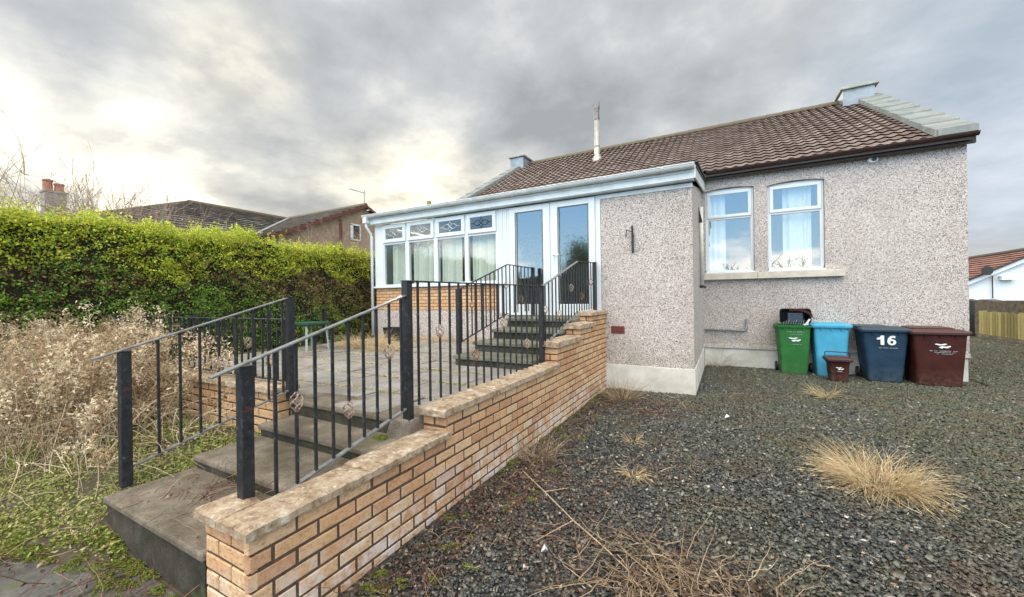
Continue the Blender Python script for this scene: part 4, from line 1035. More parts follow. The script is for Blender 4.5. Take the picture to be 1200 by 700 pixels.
# chimney of a farther house
H2 = thing('distant_house', (-31, 7.6, 0), 'distant house showing only a rendered chimney with two red pots above the hedge', 'house')
m = MB(); m.box(-36, -27, 4, 14, 0, 3.4); m.build('wall', 'chim', H2)
cx0, cy0 = -27.2, 5.9
m = MB(); m.add([(-36.3, 3.7, 3.4), (-26.7, 3.7, 3.4), (-26.7, 14.3, 3.4), (-36.3, 14.3, 3.4), (-34, 9, 5.2), (-28.5, 9, 5.2)], [(0, 1, 5, 4), (1, 2, 5), (2, 3, 4, 5), (3, 0, 4)]); rf = m.build('roof', 'tiles_left', H2)
m = MB(); m.box(cx0 - .28, cx0 + .28, cy0 - .34, cy0 + .34, 2.5, 6.75); ch = m.build('chimney', 'chim', H2)
m = MB(); m.box(cx0 - .32, cx0 + .32, cy0 - .38, cy0 + .38, 6.75, 6.83); m.build('cap', 'chim', ch)
for dy, ph in ((-.18, .50), (.17, .38)): m = MB(); m.lathe((cx0, cy0 + dy, 6.85), [(.19, 0), (.165, .06), (.15, ph - .1), (.18, ph - .06), (.18, ph), (.12, ph)], 12); m.build('pot', 'pot', ch)

# ================================================================== NEIGHBOUR, RIGHT
H = thing('white_house', (19, 42, 0), 'white rendered house with red tiled roof beyond the fence at right', 'house')
ax, az_, yg = 17.1, 4.2, 36.6
sl = .55; xl, xr2 = 11.5, 22.7; ez2 = az_ - sl * (ax - xl)
m = MB(); m.add([(xl, yg, -2), (xr2, yg, -2), (xr2, yg, ez2), (ax, yg, az_ - .03), (xl, yg, ez2), (xl, 52, -2), (xr2, 52, -2), (xr2, 52, ez2), (ax, 52, az_ - .03), (xl, 52, ez2)], [(0, 1, 2, 3, 4), (9, 8, 7, 6, 5), (0, 4, 9, 5), (1, 6, 7, 2), (3, 8, 9, 4), (2, 7, 8, 3)]); m.build('wall', 'render_white', H)
m = MB(); m.tube([(ax, yg - .3, az_ + .12), (ax, 52.2, az_ + .12)], .14, 6); rf = m.build('roof', 'dark_fascia', H)
slope_tiles((xl - .3, 52, ez2 - .1), (xl - .3, yg - .25, ez2 - .1), (ax, 52, az_ + .05), (ax, yg - .25, az_ + .05), 18, 'tiles_red', 'tile_slope', rf, width=.5)
slope_tiles((xr2 + .3, yg - .25, ez2 - .1), (xr2 + .3, 52, ez2 - .1), (ax, yg - .25, az_ + .05), (ax, 52, az_ + .05), 18, 'tiles_red', 'tile_slope', rf, width=.5)
m = MB(); m.bar((xl - .3, yg - .28, ez2 - .14), (ax, yg - .28, az_ + .02), .05, .10); m.build('verge', 'dark_fascia', rf)
m = MB(); m.bar((xl - .3, yg - .2, ez2 - .33), (ax, yg - .2, az_ - .17), .05, .22); m.build('bargeboard', 'upvc', H)
m = MB(); m.box(15.2, 15.8, yg - .35, yg - .02, 2.35, 2.6); m.build('porch_light', 'upvc', H)
m = MB(); m.loft([[(14.45 + r_ * math.cos(a), yg - .5 - o, 2.95 + r_ * math.sin(a)) for a in [2 * math.pi * j / 14 for j in range(14)]] for r_, o in ((.06, 0), (.22, .1), (.28, .16))]); m.tube([(14.5, yg - .45, 2.9), (14.9, yg - .1, 2.6), (14.9, yg - .1, 1.2)], .03, 5); m.build('satellite_dish', 'dark', H)
m = MB(); m.box(12.9, 14.6, 38.0, 38.08, 3.25, 3.3)
# boundary
FW = thing('boundary_wall', (9.5, 20, 0), 'dark rubble boundary wall behind the timber fence at right', 'wall')
m = MB(); nn = 40; P = []
for i in range(nn + 1):
    t = i / nn; x = 9.3 + 0 * t; yy = 28 - 22 * t; P.append((x, yy, 1.27 + .03 * math.sin(i * 1.7) + .02 * math.sin(i * 4.1)))
for a, b in zip(P, P[1:]): m.hexa([(9.3, b[1], -.1), (9.7, b[1], -.1), (9.7, a[1], -.1), (9.3, a[1], -.1), (9.3, b[1], b[2]), (9.7, b[1], b[2]), (9.7, a[1], a[2]), (9.3, a[1], a[2])])
m.build('rubble', 'stone_wall', FW)
m = MB(); m.box(6.8, 9.3, 27.6, 28.0, -.1, 1.25); m.build('return', 'stone_wall', FW)
TF = thing('timber_fence', (8.1, 18, 0), 'weathered yellow timber picket fence with low concrete gravel board', 'fence')
m = MB(); yy = 12.2
while yy < 20.6:
    m.ct = random.random(); h = .93 + random.uniform(-.02, .02); m.box(8.05, 8.08, yy, yy + .13, .12, h); yy += .165
m.build('boards', 'timber', TF)
m = MB(); m.ct = .2; m.box(8.085, 8.13, 12.2, 20.6, .28, .36); m.box(8.085, 8.13, 12.2, 20.6, .70, .78); m.build('rails', 'timber', TF)
m = MB(); m.box(8.02, 8.10, 12.0, 20.8, -.05, .10); m.build('gravel_board', 'concrete', TF)
for yy in (12.2, 14.3, 16.4, 18.5, 20.5): m = MB(); m.ct = .3; m.box(8.14, 8.23, yy, yy + .09, 0, .95); m.build('post', 'timber', TF)
GP = MB(); GP.box(-.09, .09, -.09, .09, 0, 1.28); GP.hexa([(-.1, -.1, 1.28), (.1, -.1, 1.28), (.1, .1, 1.28), (-.1, .1, 1.28), (-.03, -.03, 1.34), (.03, -.03, 1.34), (.03, .03, 1.34), (-.03, .03, 1.34)])
o = GP.build('gate_post', 'dark', bevel=.01); o.location = (7.95, 20.9, 0); tag(o, 'dark gate post at the far end of the timber fence', 'post')

# ================================================================== HEDGE
HG = thing('hedge', (-9.6, 5, .2), 'tall clipped green hedge with yellow-green top shoots behind the patio', 'hedge')
hx, hy0, hy1, hz1 = -8.8, -3.0, 13.5, 2.88
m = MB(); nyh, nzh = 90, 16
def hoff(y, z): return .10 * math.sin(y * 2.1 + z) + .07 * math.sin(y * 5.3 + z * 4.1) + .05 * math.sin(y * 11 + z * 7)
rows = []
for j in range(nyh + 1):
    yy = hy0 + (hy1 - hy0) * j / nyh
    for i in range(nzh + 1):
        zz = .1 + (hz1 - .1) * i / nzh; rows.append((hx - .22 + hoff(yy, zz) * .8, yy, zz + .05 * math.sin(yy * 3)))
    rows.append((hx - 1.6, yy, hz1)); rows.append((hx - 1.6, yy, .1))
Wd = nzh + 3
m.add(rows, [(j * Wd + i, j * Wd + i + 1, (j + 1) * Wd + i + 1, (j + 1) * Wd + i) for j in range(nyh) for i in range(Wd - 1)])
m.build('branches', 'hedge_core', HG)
def hedge_leaves():
    n1 = 260000
    y = rng.uniform(hy0, hy1, n1); z = .15 + (hz1 + .02 - .15) * rng.uniform(size=n1) ** .9
    # clumpy: offset noise in depth
    off = .10 * np.sin(y * 2.1 + z) + .07 * np.sin(y * 5.3 + z * 4.1) + .05 * np.sin(y * 11 + z * 7)
    cl = np.sin(y * 9.1 + 3 * np.sin(z * 6)) * np.sin(z * 11 + 2 * np.sin(y * 4)) + .5 * np.sin(y * 23) * np.sin(z * 19)
    x = hx - .16 + off * .8 + .05 * cl + rng.normal(0, .07, n1)
    keep = rng.uniform(size=n1) < np.clip(.66 + .45 * cl, .32, 1)
    # the right-hand beech stretch keeps brown leaves
    tt = np.clip(rng.normal(.36, .16, n1), 0, .57)
    br = 1 / (1 + np.exp(-(y - 6.0 - 1.2 * np.sin(z * 2.2)) * 1.8)); isb = (rng.uniform(size=n1) < br * .62) | (rng.uniform(size=n1) < .45 * np.exp(-((z - 2.1 - .1 * np.sin(y * 2)) / .22) ** 2)) | (rng.uniform(size=n1) < .10)
    tt = np.where(isb, rng.uniform(.88, 1, n1), tt)
    band = (z > 2.20 + .16 * np.sin(y * 3.3) + .1 * np.sin(y * 1.3)) & (rng.uniform(size=n1) < .8)
    tt = np.where(band, rng.uniform(.55, .8, n1), tt)
    P1 = np.stack([x, y, z], 1)[keep]; t1 = tt[keep]
    n2 = 95000   # top and shoots
    y = rng.uniform(hy0, hy1, n2); x = hx - .1 - 1.5 * rng.uniform(size=n2) ** 1.6
    top = hz1 + .14 * np.clip((3.5 - y) / 3, 0, 1) - .08 * np.clip((y - 6) / 1.5, 0, 1) + .08 * np.sin(y * 1.7 + 1) + .08 * np.sin(y * 3) + .06 * np.sin(y * 8.3) + .05 * np.sin(y * 17 + x * 9) + .12 * np.maximum(0, np.sin(y * 5.1) * np.sin(x * 7))
    z = top + rng.uniform(-.35, .20, n2) * rng.uniform(.2, 1, n2)
    P2 = np.stack([x, y, z], 1); t2 = rng.uniform(.50, .81, n2)
    t2 = np.where((y > 6.8) & (rng.uniform(size=n2) < .25), .9, t2)
    P = np.vstack([P1, P2]); t = np.concatenate([t1, t2]); sz = rng.uniform(.020, .060, len(P))
    return leaves(P, sz, t, 1.7)
big('leaves', *hedge_leaves(), 'hedge', HG)
st = Strands()
for i in range(1500):
    yy = rng.uniform(hy0, hy1); st.add(curve_pts((hx - rng.uniform(0, 1.2), yy, hz1 - .1 + .1 * min(1, max(0, (3.5 - yy) / 3))), (rng.normal() * .2, rng.normal() * .2, 1), rng.uniform(.12, .32) + .22 * (rng.uniform() < .12), 4, 0, .1), .006, rng.uniform(0, .5))
sh = st.build('shoots', 'twig', HG)
pts = np.vstack([v[::3][1:] for v in st.V]); pts = np.repeat(pts, 5, 0) + rng.normal(0, .025, (len(pts) * 5, 3))
big('shoot_leaves', *leaves(pts, rng.uniform(.022, .045, len(pts)), rng.uniform(.58, .81, len(pts))), 'hedge', HG)

# bare bushes beyond the hedge
def bare(name, c, h, n, spread, label, cat, group, mat='bark', w=.02, dens=7, up=.9):
    T = thing(name, c, label, cat, group); st = Strands(); 
    for i in range(n):
        a = rng.uniform(0, 6.28); d = (math.cos(a) * spread * rng.uniform(.1, 1), math.sin(a) * spread * rng.uniform(.1, 1), up)
        main = curve_pts((c[0] + rng.normal() * .15, c[1] + rng.normal() * .15, c[2]), d, h * rng.uniform(.7, 1.1), 8, -.1, .09); st.add(main, w * rng.uniform(.6, 1.2), .3)
        for j in range(dens):
            k = rng.integers(2, 8); dd = main[k] - main[k - 1] + rng.normal(size=3) * .6 * np.linalg.norm(main[k] - main[k - 1]); sub = curve_pts(main[k], dd, h * rng.uniform(.15, .35), 5, -.15, .14); st.add(sub, w * .42, .5)
            for q in range(4):
                kk = rng.integers(1, 5); d3 = sub[kk] - sub[kk - 1] + rng.normal(size=3) * .07; st.add(curve_pts(sub[kk], d3, h * rng.uniform(.05, .14), 3, 0, .2), w * .22, .7)
    st.build('branches', mat, T); return T
for i, (x, y, h, sp) in enumerate(((-13.5, 1.0, 5.0, .42), (-14.5, 2.0, 5.3, .42), (-13.2, 2.9, 4.9, .45), (-14.2, 3.9, 5.1, .4), (-13.3, .2, 5.0, .45), (-14.8, 4.9, 4.9, .35), (-12.6, 3.5, 4.5, .4), (-12.8, 1.4, 4.7, .4), (-13.0, -.6, 5.0, .4), (-13.6, 4.6, 4.7, .35))):
    bare('bare_shrub', (x, y, .2), h * .90, 28, sp, 'leafless twiggy shrub poking above the left part of the hedge', 'shrub', 'bare shrubs beyond the hedge', w=.028, dens=9, mat='shrub')
for i, (x, y, h) in enumerate(((-11.2, 8.3, 3.45), (-11.0, 8.7, 3.5), (-11.1, 9.1, 3.6), (-10.9, 9.5, 3.7), (-10.9, 9.9, 3.7), (-11.0, 10.4, 3.75))):
    bare('bare_shrub', (x, y, .2), h, 22, .22, 'dense bare brown shrub in front of the neighbouring stone gable', 'shrub', 'brown shrubs below the stone gable', mat='shrub', w=.024, dens=13)
# trees behind the viewer, mirrored in the panes
for i, (x, y, h) in enumerate(((6, -26, 9), (14, -30, 8), (22, -27, 9), (-6, -24, 10), (-14, -22, 9), (1, -33, 9), (-24, -20, 9), (30, -33, 8))):
    bare('bare_tree', (x, y, 0), h * .62, 9, .55, 'bare dark tree across the road, mirrored in the window panes', 'tree', 'trees mirrored in the panes', mat='bark_dark', w=.16, dens=11, up=.8)
m = MB(); nn = 60
for i in range(nn):
    x = -40 + i * 1.6; h = 2.7 + .5 * math.sin(i * .9) + .4 * math.sin(i * 2.3) + (.5 if x < -8 else 0); m.hexa([(x, -20, 0), (x + 1.62, -20, 0), (x + 1.62, -18.5, 0), (x, -18.5, 0), (x, -19.7, h), (x + 1.62, -19.7, h), (x + 1.6, -18.8, h), (x, -18.8, h)])
TT = thing('evergreen_tree', (-10.8, -19, 0), 'dense dark evergreen across the road, mirrored in the right-hand door pane', 'tree')
mm = MB(); mm.tube([(-10.8, -19, 0), (-10.7, -19, 2.5), (-10.8, -19, 5.5)], .22, 8, .05); mm.build('trunk', 'bark_dark', TT)
cc = np.array([(-10.8, -19, 4.6), (-9.9, -18.8, 3.9), (-11.8, -19.2, 4.0), (-10.9, -18.6, 3.2), (-9.6, -19.3, 2.8), (-12.2, -18.8, 2.7), (-11.2, -19, 5.6)])
PP = cc[rng.integers(0, 7, 26000)] + rng.normal(0, .55, (26000, 3)); big('crown', *leaves(PP, rng.uniform(.06, .14, len(PP)), rng.uniform(0, .2, len(PP))), 'hedge', TT)
tag(m.build('far_hedge', 'hedge_core'), 'dark boundary hedge across the road, mirrored low in the panes', 'hedge')

# ================================================================== DEAD WEEDS (left)
st = Strands(); fp = []; ft = []
def inW(x, y): return not (x > -3.66 and y > .95) 
cnt = 0
while cnt < 820:
    x = rng.uniform(-8.4, -3.72); y = rng.uniform(.9, 2.12) if rng.uniform() > .3 else rng.uniform(-.3, 2.1)
    if x > -5.3 and rng.uniform() < .55 + .45 * min(1, (x + 5.3) / .9) - (.25 if y < 1.3 else 0): continue
    if y < 1.0 and x > -4.9 - (1.0 - y) * 1.3: continue
    cnt += 1
    near = max(0, min(1, (-3.7 - x) / 1.0)); h = rng.uniform(.45, 1.0) * (.45 + .66 * near) * (1.0 if x < -5.0 else .8)
    if rng.uniform() < .12: h *= 1.2
    base = (x, y, lz(x, y)); d = (rng.normal() * .25 + .03, rng.normal() * .25, 1)
    main = curve_pts(base, d, h, 8, rng.uniform(0, .5), .10); tn = rng.uniform(.2, 1); st.add(main, rng.uniform(.005, .012), tn); pt_ = np.clip(rng.normal(.48, .26), 0, 1); ps_ = rng.uniform(.006, .018)
    for j in range(rng.integers(5, 10)):
        k = rng.integers(3, 9); dd = (main[k] - main[k - 1]) / (h / 8) + rng.normal(size=3) * .8; sub = curve_pts(main[k], dd, rng.uniform(.06, .26), 4, .8, .22); st.add(sub, .0042, rng.uniform(.2, .9))
        kk = rng.integers(1, 7) if k > 4 else rng.integers(0, 3); c_ = sub[rng.integers(1, 5, kk)]
        fp.append(c_ + rng.normal(0, ps_, (kk, 3))); ft.append(np.clip(rng.normal(pt_ - .08 - .22 * (k < 6), .13, kk), 0, 1))
    if rng.uniform() < .6:
        kk = 60; c_ = main[rng.integers(6, 9, kk)]; fp.append(c_ + rng.normal(0, .028, (kk, 3))); ft.append(np.clip(rng.normal(pt_ + .15, .14, kk), 0, 1))
for i in range(520):   # fallen stems
    x = -3.7 - 3.8 * rng.uniform() ** .7; y = rng.uniform(.35, 2.1)
    if y < .9 and x > -4.4: continue
    st.add(curve_pts((x, y, lz(x, y) + rng.uniform(.02, .35)), (rng.normal(), rng.normal() * .6, rng.normal() * .35), rng.uniform(.3, .8), 6, .5, .10), rng.uniform(.004, .009), rng.uniform(.4, 1))
P = np.vstack(fp); t = np.concatenate(ft)
print('weed leaves', len(P))
tag(st.build('dead_weed_stems', 'twig'), 'tangle of dry brown weed stems at the left of the steps', 'weeds', kind='stuff')
tag(big('dead_weed_heads', *leaves(P, rng.uniform(.010, .050, len(P)), t, 2.6, fold=1.2), 'fluff'), 'fluffy pale seed heads on the dead weeds at left', 'weeds', kind='stuff')
stc = Strands()
for i in range(46):
    x = -4.0 - 2.6 * rng.uniform(); y = rng.uniform(1.0, 2.05); a = rng.uniform(0, 6.28)
    stc.add(curve_pts((x, y, lz(x, y) + .02), (math.cos(a) * .8, math.sin(a) * .5, 1), rng.uniform(.45, 1.0), 9, rng.uniform(1.0, 2.6), .06), rng.uniform(.007, .013), rng.uniform(.75, 1), .004)
tag(stc.build('bent_stalks', 'twig'), 'pale bent stalks arching out of the dead weeds', 'weeds', kind='stuff')
# the bright plume leaning over the rail
st = Strands(); fp = []
for (x, y, z) in ((-6.6, 2.0, 1.30), (-6.35, 2.05, 1.45), (-5.9, 2.05, 1.2), (-4.9, 2.05, 1.15), (-4.5, 2.1, 1.05)):
    st.add(curve_pts((x - .1, y, .5), (.1, 0, 1), z - .45, 6, 0, .05), .008, .7); c_ = np.array([x, y, z]); fp.append(c_ + rng.normal(0, 1, (260, 3)) * np.array([.10, .05, .09]))
P = np.vstack(fp); big('plumes', *leaves(P, .03, np.clip(rng.normal(.75, .2, len(P)), 0, 1), 2.2, fold=.9), 'fluff', tag(st.build('dead_plume', 'twig'), 'pale fluffy plumes leaning against the patio railing', 'weeds', kind='stuff'))
# thick pale stalks
for k, (a, b) in enumerate((((-5.5, 1.15, .45), (-6.0, 1.0, 1.45)), ((-5.2, 1.2, .5), (-5.35, 1.0, 1.25)), ((-5.8, 1.3, .9), (-5.1, 1.2, 1.25)))):
    m = MB(); a = Vector(a); b = Vector(b); mid = a.lerp(b, .5) + Vector((.06, 0, .02)); m.ct = .8; m.tube([a, mid, b, b + Vector((.10, .02, .12)) * (1 if k % 2 else -1)], .007, 6, .003); m.tube([mid, mid + Vector((-.2, .05, .16))], .004, 5, .002)
    tag(m.build('dry_stalk', 'stalk'), 'thick greenish dry stalk rising from the weeds at the left edge', 'stalk', 'dry stalks in the weeds')

# green ground cover, left
n1 = 95000; x = rng.uniform(-7.5, -3.2, n1); y = rng.uniform(.25, 2.12, n1)
ok = ~((x > -3.6) & (y > .96)) & (y > .70 + .10 * np.sin(x * 5.2) + .16 * (x + 3.7)); nz = np.sin(x * 6 + 2 * np.sin(y * 5)) * np.sin(y * 7) ; ok &= rng.uniform(size=n1) < np.clip(.55 + .5 * nz, .1, 1)
x, y = x[ok], y[ok]; zz = np.array([lz(a, b) for a, b in zip(x, y)]) + np.abs(rng.normal(0, .025, len(x))) + .01
P = np.stack([x, y, zz], 1); t = np.clip(rng.normal(.5, .25, len(P)), 0, 1)
tag(big('ground_cover', *leaves(P, rng.uniform(.012, .034, len(P)), t, 1.9, .5), 'cover'), 'small green weeds covering the soil beside the lowest step', 'ground cover', kind='stuff')
# moss cushions along the path edge
def mosspatches(n_, fn):
    P = []
    for i in range(n_):
        x, y, z, r = fn(); k = int(520 * r / .06); a = rng.uniform(0, 6.28, k); q = r * np.sqrt(rng.uniform(size=k)) * (1 + .35 * np.sin(3 * a + x * 9))
        P.append(np.stack([x + q * np.cos(a) * 1.3, y + q * np.sin(a) * .8, z + .016 * np.clip(1 - q / r, 0, 1) + rng.uniform(0, .007, k)], 1))
    return P
def mf1():
    x = rng.uniform(-4.4, -2.7); y = .78 + .10 * math.sin(x * 5.2) + .14 * (x + 3.8) + rng.normal() * .09; return x, min(y, .95), max(.10, lz(x, min(y, .95)) + .004), rng.uniform(.02, .08)
def mf2(): return -1.86 + rng.uniform(0, .7) ** 1.8, rng.uniform(1.4, 6.9), .004, rng.uniform(.015, .05)
def mf3(): return rng.uniform(-3.5, -2.4), .955 - abs(rng.normal()) * .04, .10, rng.uniform(.015, .04)
P = mosspatches(70, mf1) + mosspatches(90, mf2) + mosspatches(16, mf3) + mosspatches(3, lambda: (-2.33, 2.12 + rng.normal() * .03, .565, .05))
P = np.vstack(P); big_moss = leaves(P, .009, rng.uniform(.5, 1, len(P)), 1.3, .3)
tag(big('moss', *big_moss, 'moss'), 'bright green moss cushions on the path edge and along the brick wall', 'moss', kind='stuff')

# debris: brambles and dead leaves
def scatter_twigs(name, boxes, label, mat='bramble', w=.004, tl=(0, 1), leafn=0, zf=None):
    st = Strands(); lp = []
    for (x0, x1, y0, y1, z, n_, L, zv) in boxes:
        for i in range(n_):
            x = rng.uniform(x0, x1); y = rng.uniform(y0, y1); a = rng.uniform(0, 6.28); p = curve_pts((x, y, z + .01 + abs(rng.normal()) * zv), (math.cos(a), math.sin(a), rng.normal() * .25), L * rng.uniform(.4, 1.3), 7, .15, .22)
            p[:, 2] = np.maximum(p[:, 2], z + .006); st.add(p, w * rng.uniform(.6, 1.6), rng.uniform(*tl))
        if leafn:
            k = int(n_ * leafn); q = np.stack([rng.uniform(x0, x1, k), rng.uniform(y0, y1, k), z + .008 + np.abs(rng.normal(0, zv * .5, k))], 1); lp.append(q)
    o = tag(st.build(name, mat), label, 'debris', kind='stuff')
    if lp: P = np.vstack(lp); big('dead_leaves', *leaves(P, rng.uniform(.012, .035, len(P)), rng.uniform(0, 1, len(P)), 1.5, .4, .6), 'deadleaf', o)
    return o
scatter_twigs('twigs_on_step', [(-3.3, -2.35, 1.02, 1.42, .375, 34, .45, .03), (-3.9, -2.4, .5, .95, .10, 60, .5, .05), (-3.0, -2.5, 1.2, 1.5, .375, 22, .3, .06)], 'reddish dead bramble stems strewn over the lowest step', leafn=2)
scatter_twigs('soil_litter', [(-7.5, -3.6, -.5, .9, .09, 150, .35, .02)], 'dead stems and leaves on the bare soil left of the path', leafn=14)
scatter_twigs('wall_foot_litter', [(-1.84, -1.40, 1.3, 3.2, .01, 130, .34, .03), (-1.84, -1.45, 3.2, 6.9, .01, 150, .28, .03), (-1.8, -.8, 2.0, 3.8, .01, 110, .25, .015), (-1.3, -.7, 5.4, 6.4, .01, 60, .3, .05)], 'brown stems and leaf litter along the foot of the brick wall', leafn=7, tl=(0, 1))
scatter_twigs('twig_heap', [(-.5, .3, 1.8, 2.55, .01, 260, .34, .05), (-.85, -.2, 1.85, 2.75, .01, 110, .35, .02), (.5, 2.2, 1.6, 3.0, .01, 90, .3, .015), (-.9, -.2, 3.6, 4.3, .01, 26, .2, .015)], 'tangled heap of dead twigs on the gravel in the foreground', 'twig', w=.005, leafn=4, tl=(0, .75))
scatter_twigs('yard_litter', [(-1.4, 6, 1.5, 9.6, .01, 210, .18, .01), (4.2, 7.9, 9, 19, .0, 260, .12, .01)], 'thin dry stems scattered across the gravel yard', 'twig', w=.004, leafn=9, tl=(.3, 1))
# the long bare stem across the gravel
m = MB(); m.ct = .6; P = [(-1.66, 3.22, .03), (-1.31, 2.92, .05), (-.97, 2.65, .04), (-.68, 2.43, .05), (-.50, 2.31, .03)]; m.tube(P, .0055, 6, .003); m.tube([P[1], (-1.15, 3.05, .06)], .004, 5, .002); m.tube([P[2], (-1.1, 2.3, .05)], .004, 5, .002)
tag(m.build('long_stem', 'twig'), 'long pale bare stem lying diagonally across the gravel', 'stem')
# straw tufts
tuft('straw_tuft', (1.12, 4.42, 0), 800, .42, 1.35, 'straw', 'large pale straw grass tuft alone on the gravel at right', 'grass', w=.0045, droop=1.25, rad=.24)
o = tuft('patio_grass', (-6.35, 5.55, .7), 520, .42, 1.0, 'straw', 'clump of dry straw grass on the patio before the planter', 'grass', w=.006, droop=1.2, rad=.45)
tuft('patio_grass', (-5.5, 5.2, .7), 260, .26, 1.2, 'straw', 'thin dry grass at the centre of the patio behind the tall post', 'grass', w=.005, droop=1.2, rad=.3)
st = Strands()
for i in range(1500):
    x = rng.uniform(-7.5, -3.5); p = (x, 6.98 - abs(rng.normal()) * .12, .70); st.add(curve_pts(p, (rng.normal() * .5, -.2 + rng.normal() * .4, 1), rng.uniform(.05, .24), 4, .9, .1), .004, rng.uniform(0, 1), .001)
ysj = np.arange(2.86, 7.0, .60)
for yj in ysj:
    for i in range(520):
        x = rng.uniform(-7.5, -2.3)
        if math.sin(x * 5 + yj * 9) < -.2: continue
        p = (x, yj + rng.normal() * .018, .70); st.add(curve_pts(p, (rng.normal(), rng.normal() - .2, .8), rng.uniform(.02, .085), 3, 1, .1), .0045, rng.uniform(.2, 1), .001)
tag(st.build('joint_grass', 'straw'), 'dry grass growing in the patio joints and along the porch wall', 'grass', kind='stuff')
n1 = 9000; yj = rng.choice(ysj, n1); x = rng.uniform(-7.5, -2.3, n1); k = np.sin(x * 4 + yj * 5) > -.4; P = np.stack([x, yj + rng.normal(0, .02, n1), np.full(n1, .703)], 1)[k]
tag(big('joint_moss', *leaves(P, .022, rng.uniform(.3, 1, len(P)), 1.5, .7), 'cover'), 'yellow-green moss in the joints between the patio slabs', 'moss', kind='stuff')
# dead plants by the porch corner and wall
for (c, n_, L, lab) in (((-1.45, 6.2, 0), 190, .55, 'dead brown weed at the foot of the porch wall'), ((-1.68, 3.6, 0), 130, .38, 'dead brown weed half way along the brick wall'), ((-.15, 10.0, 0), 60, .6, 'thin bare weed against the plinth left of the bins')):
    tuft('dead_weed', c, n_, L, 1.1, 'twig', lab, 'weed', w=.005, droop=.9, rad=.16, tl=(0, .8))
tuft('pale_plant', (1.35, 7.7, 0), 60, .35, 1.3, 'cover', 'pale grey-green sprawling plant on the gravel before the bins', 'plant', w=.010, droop=.8, rad=.08, lean=(-.5, .3), tl=(.8, 1))
for k_, (x, y, lab) in enumerate(((-.92, 4.45, 'small pale straw tuft on the gravel, near the porch'), (-.75, 3.6, 'small flattened straw tuft in the middle of the gravel'))):
    tuft('straw_tuft', (x, y, 0), 50, .2, 1.4, 'straw', lab, 'grass', w=.005, droop=1.4, rad=.06)
for (x, y, s_, lab) in ((-1.02, 2.28, .03, 'crumpled white litter scrap beside the long stem'), (.02, 5.9, .05, 'flat white litter scrap on the gravel before the porch'), (4.25, 6.9, .05, 'small white litter scrap at the right of the yard')):
    m = MB(); m.add([(-s_, -s_ * .5, .01), (s_ * .2, -s_ * .6, .045), (s_ * .3, s_ * .5, .02), (-s_ * .6, s_ * .6, .05), (s_, -.1 * s_, .03)], [(0, 1, 2, 3), (1, 4, 2)])
    m.add([(-s_, -s_ * .5, .004), (s_ * .2, -s_ * .6, .039), (s_ * .3, s_ * .5, .014), (-s_ * .6, s_ * .6, .044)], [(3, 2, 1, 0)])
    o = m.build('litter_scrap', 'litter'); o.location = (x, y, 0); tag(o, lab, 'litter')

# ================================================================== SKY, SUN, CAMERA
wd = bpy.data.worlds.new("World"); S.world = wd; wd.use_nodes = True
nt = wd.node_tree; nt.nodes.clear(); g = N(nt)
out = g.new('ShaderNodeOutputWorld'); bg = g.new('ShaderNodeBackground'); g.lk(bg.outputs[0], out.inputs[0]); bg.inputs[1].default_value = .1
tc = g.new('ShaderNodeTexCoord'); dvec = tc.outputs['Generated']; sp = g.sep(dvec)
sky = g.new('ShaderNodeTexSky'); sky.sky_type = 'NISHITA'; sky.sun_disc = False
SD = Vector((-.635, .713, .31)).normalized()
sky.sun_elevation = math.asin(SD.z); sky.sun_rotation = math.atan2(SD.x, SD.y)
zc = g.math('ADD', g.math('MAXIMUM', sp[2], 0.0), .26)
cb = g.new('ShaderNodeCombineXYZ'); g.lk(g.math('DIVIDE', sp[0], zc), cb.inputs[0]); g.lk(g.math('DIVIDE', sp[1], zc), cb.inputs[1]); cb.inputs[2].default_value = 3.7
n1 = g.noise(cb.outputs[0], .9, 10, .56, .15); n2 = g.noise(cb.outputs[0], 2.6, 8, .55, .1)
dens = g.math('ADD', g.math('MULTIPLY', n1, .66), g.math('MULTIPLY', n2, .34))
# grey cloud deck, dark bellies to light gaps
deck_c = g.ramp(dens, [(.35, (9.5, 9.3, 8.7)), (.43, (6.2, 6.25, 6.1)), (.51, (4.2, 4.35, 4.45)), (.62, (2.75, 2.95, 3.12))])
def dotp(v):
    n_ = g.new('ShaderNodeVectorMath'); n_.operation = 'DOT_PRODUCT'; g.lk(dvec, n_.inputs[0]); n_.inputs[1].default_value = Vector(v).normalized(); return n_.outputs['Value']
# glow round the hidden sun and along the low west
gsun = g.math('POWER', g.math('MAXIMUM', dotp((-.645, .713, .25)), 0), 60)
gs2 = g.math('POWER', g.math('MAXIMUM', dotp((-.939, .271, .20)), 0), 38)
gs3 = g.math('POWER', g.math('MAXIMUM', dotp((-.802, .402, .442)), 0), 260)
brk = g.ramp(dens, [(.40, 1.35), (.50, .55), (.60, .12)])
glow = g.math('MULTIPLY', g.math('ADD', g.math('MULTIPLY', gsun, 15.0), g.math('MULTIPLY', gs2, 4.6)), g.math('MULTIPLY', brk, g.ramp(sp[2], [(.26, 1), (.40, .12)])))
glow = g.math('ADD', glow, g.math('MULTIPLY', g.math('MULTIPLY', gs3, 7.0), g.ramp(dens, [(.44, 1), (.56, .25)])))
cw = g.new('ShaderNodeCombineXYZ')
for i, k in enumerate((1.0, .86, .52)): g.lk(g.math('MULTIPLY', glow, k), cw.inputs[i])
front = g.mix(1, deck_c, cw.outputs[0], 'ADD')
# low band near the horizon is paler and warmer
low = g.ramp(sp[2], [(.0, 1), (.09, .75), (.28, 0)])
front = g.mix(g.math('MULTIPLY', low, .42), front, (6.0, 5.2, 3.8))
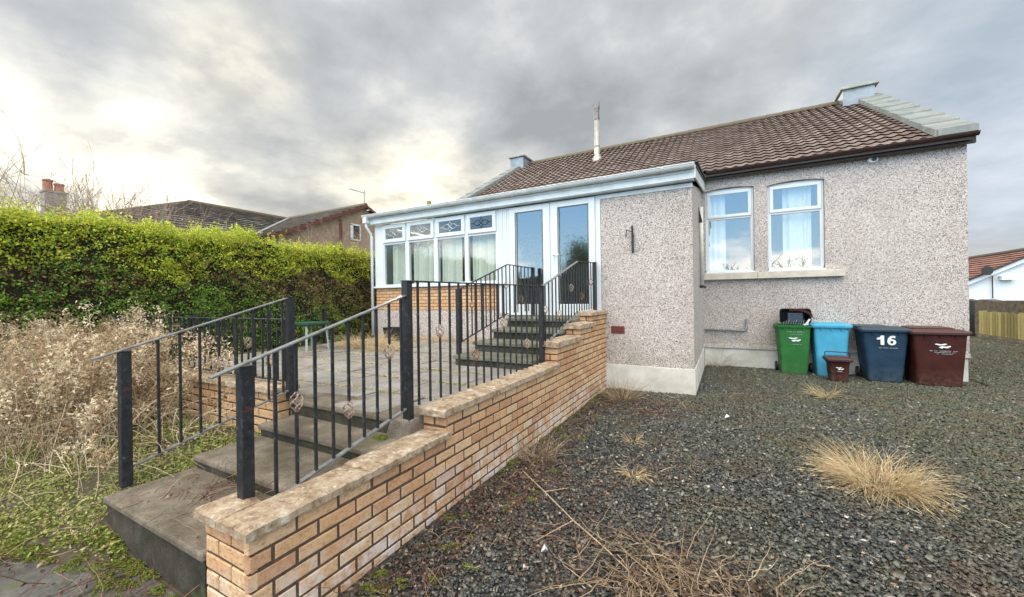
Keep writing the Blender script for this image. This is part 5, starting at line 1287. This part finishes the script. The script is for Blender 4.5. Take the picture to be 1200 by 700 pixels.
# towards the right (north-east) the deck is thin blue-grey
rt = g.ramp(dotp((.62, .78, .12)), [(.78, 0), (.97, 1)])
bluec = g.mix(g.ramp(dens, [(.40, 0), (.56, 1)]), (4.9, 5.4, 6.0), (3.1, 3.8, 4.6))
front = g.mix(g.math('MULTIPLY', rt, g.ramp(sp[2], [(.03, .1), (.12, .95)])), front, bluec)
# behind the viewer the sky is open: clear blue with bright broken cloud
skyc = g.mix(1, sky.outputs[0], (2.2, 2.2, 2.2), 'MULTIPLY')
skyc = g.mix(.8, skyc, (5.0, 11.5, 20.0))
lowb = g.ramp(sp[2], [(0, .9), (.26, .0)]); skyc = g.mix(lowb, skyc, (13, 18, 20))
n3 = g.noise(cb.outputs[0], .8, 9, .55, .2)
cov = g.math('ADD', g.ramp(n3, [(.50, 0), (.60, .75)]), g.ramp(sp[2], [(.30, 0), (.55, 1)]), True)
back = g.mix(cov, skyc, (33, 31, 28))
bk_ = g.ramp(sp[1], [(0, 1), (1, 1)])
mk = g.new('ShaderNodeMapRange'); mk.inputs['From Min'].default_value = .02; mk.inputs['From Max'].default_value = -.30; g.lk(sp[1], mk.inputs['Value'])
allc = g.mix(mk.outputs[0], front, back)
g.lk(allc, bg.inputs[0])

sun = bpy.data.lights.new('sun', 'SUN'); sun.energy = 1.5; sun.angle = R(14); sun.color = (1, .93, .80)
so = bpy.data.objects.new('sun', sun); COL.objects.link(so); so.rotation_euler = SD.to_track_quat('Z', 'Y').to_euler(); so.location = (0, 0, 20)

cam = bpy.data.cameras.new('camera'); co = bpy.data.objects.new('camera', cam); COL.objects.link(co)
cam.sensor_width = 36; cam.lens = 461 / 1200 * 36; cam.clip_start = .05; cam.clip_end = 2000
YAW, ROLL, CH = R(28.5), R(.8), 1.62
f = Vector((-math.sin(YAW), math.cos(YAW), 0)); r_ = Vector((math.cos(YAW), math.sin(YAW), 0)); u = Vector((0, 0, 1))
X = r_ * math.cos(ROLL) - u * math.sin(ROLL); Y = r_ * math.sin(ROLL) + u * math.cos(ROLL); Z = -f
mtx = Matrix(((X.x, Y.x, Z.x, 0), (X.y, Y.y, Z.y, 0), (X.z, Y.z, Z.z, CH), (0, 0, 0, 1)))
co.matrix_world = mtx; S.camera = co
vs = S.view_settings; vs.view_transform = 'Standard'; vs.look = 'None'; vs.exposure = .55; vs.gamma = 1; vs.use_curve_mapping = False
S.cycles.max_bounces = 8; S.cycles.transparent_max_bounces = 12
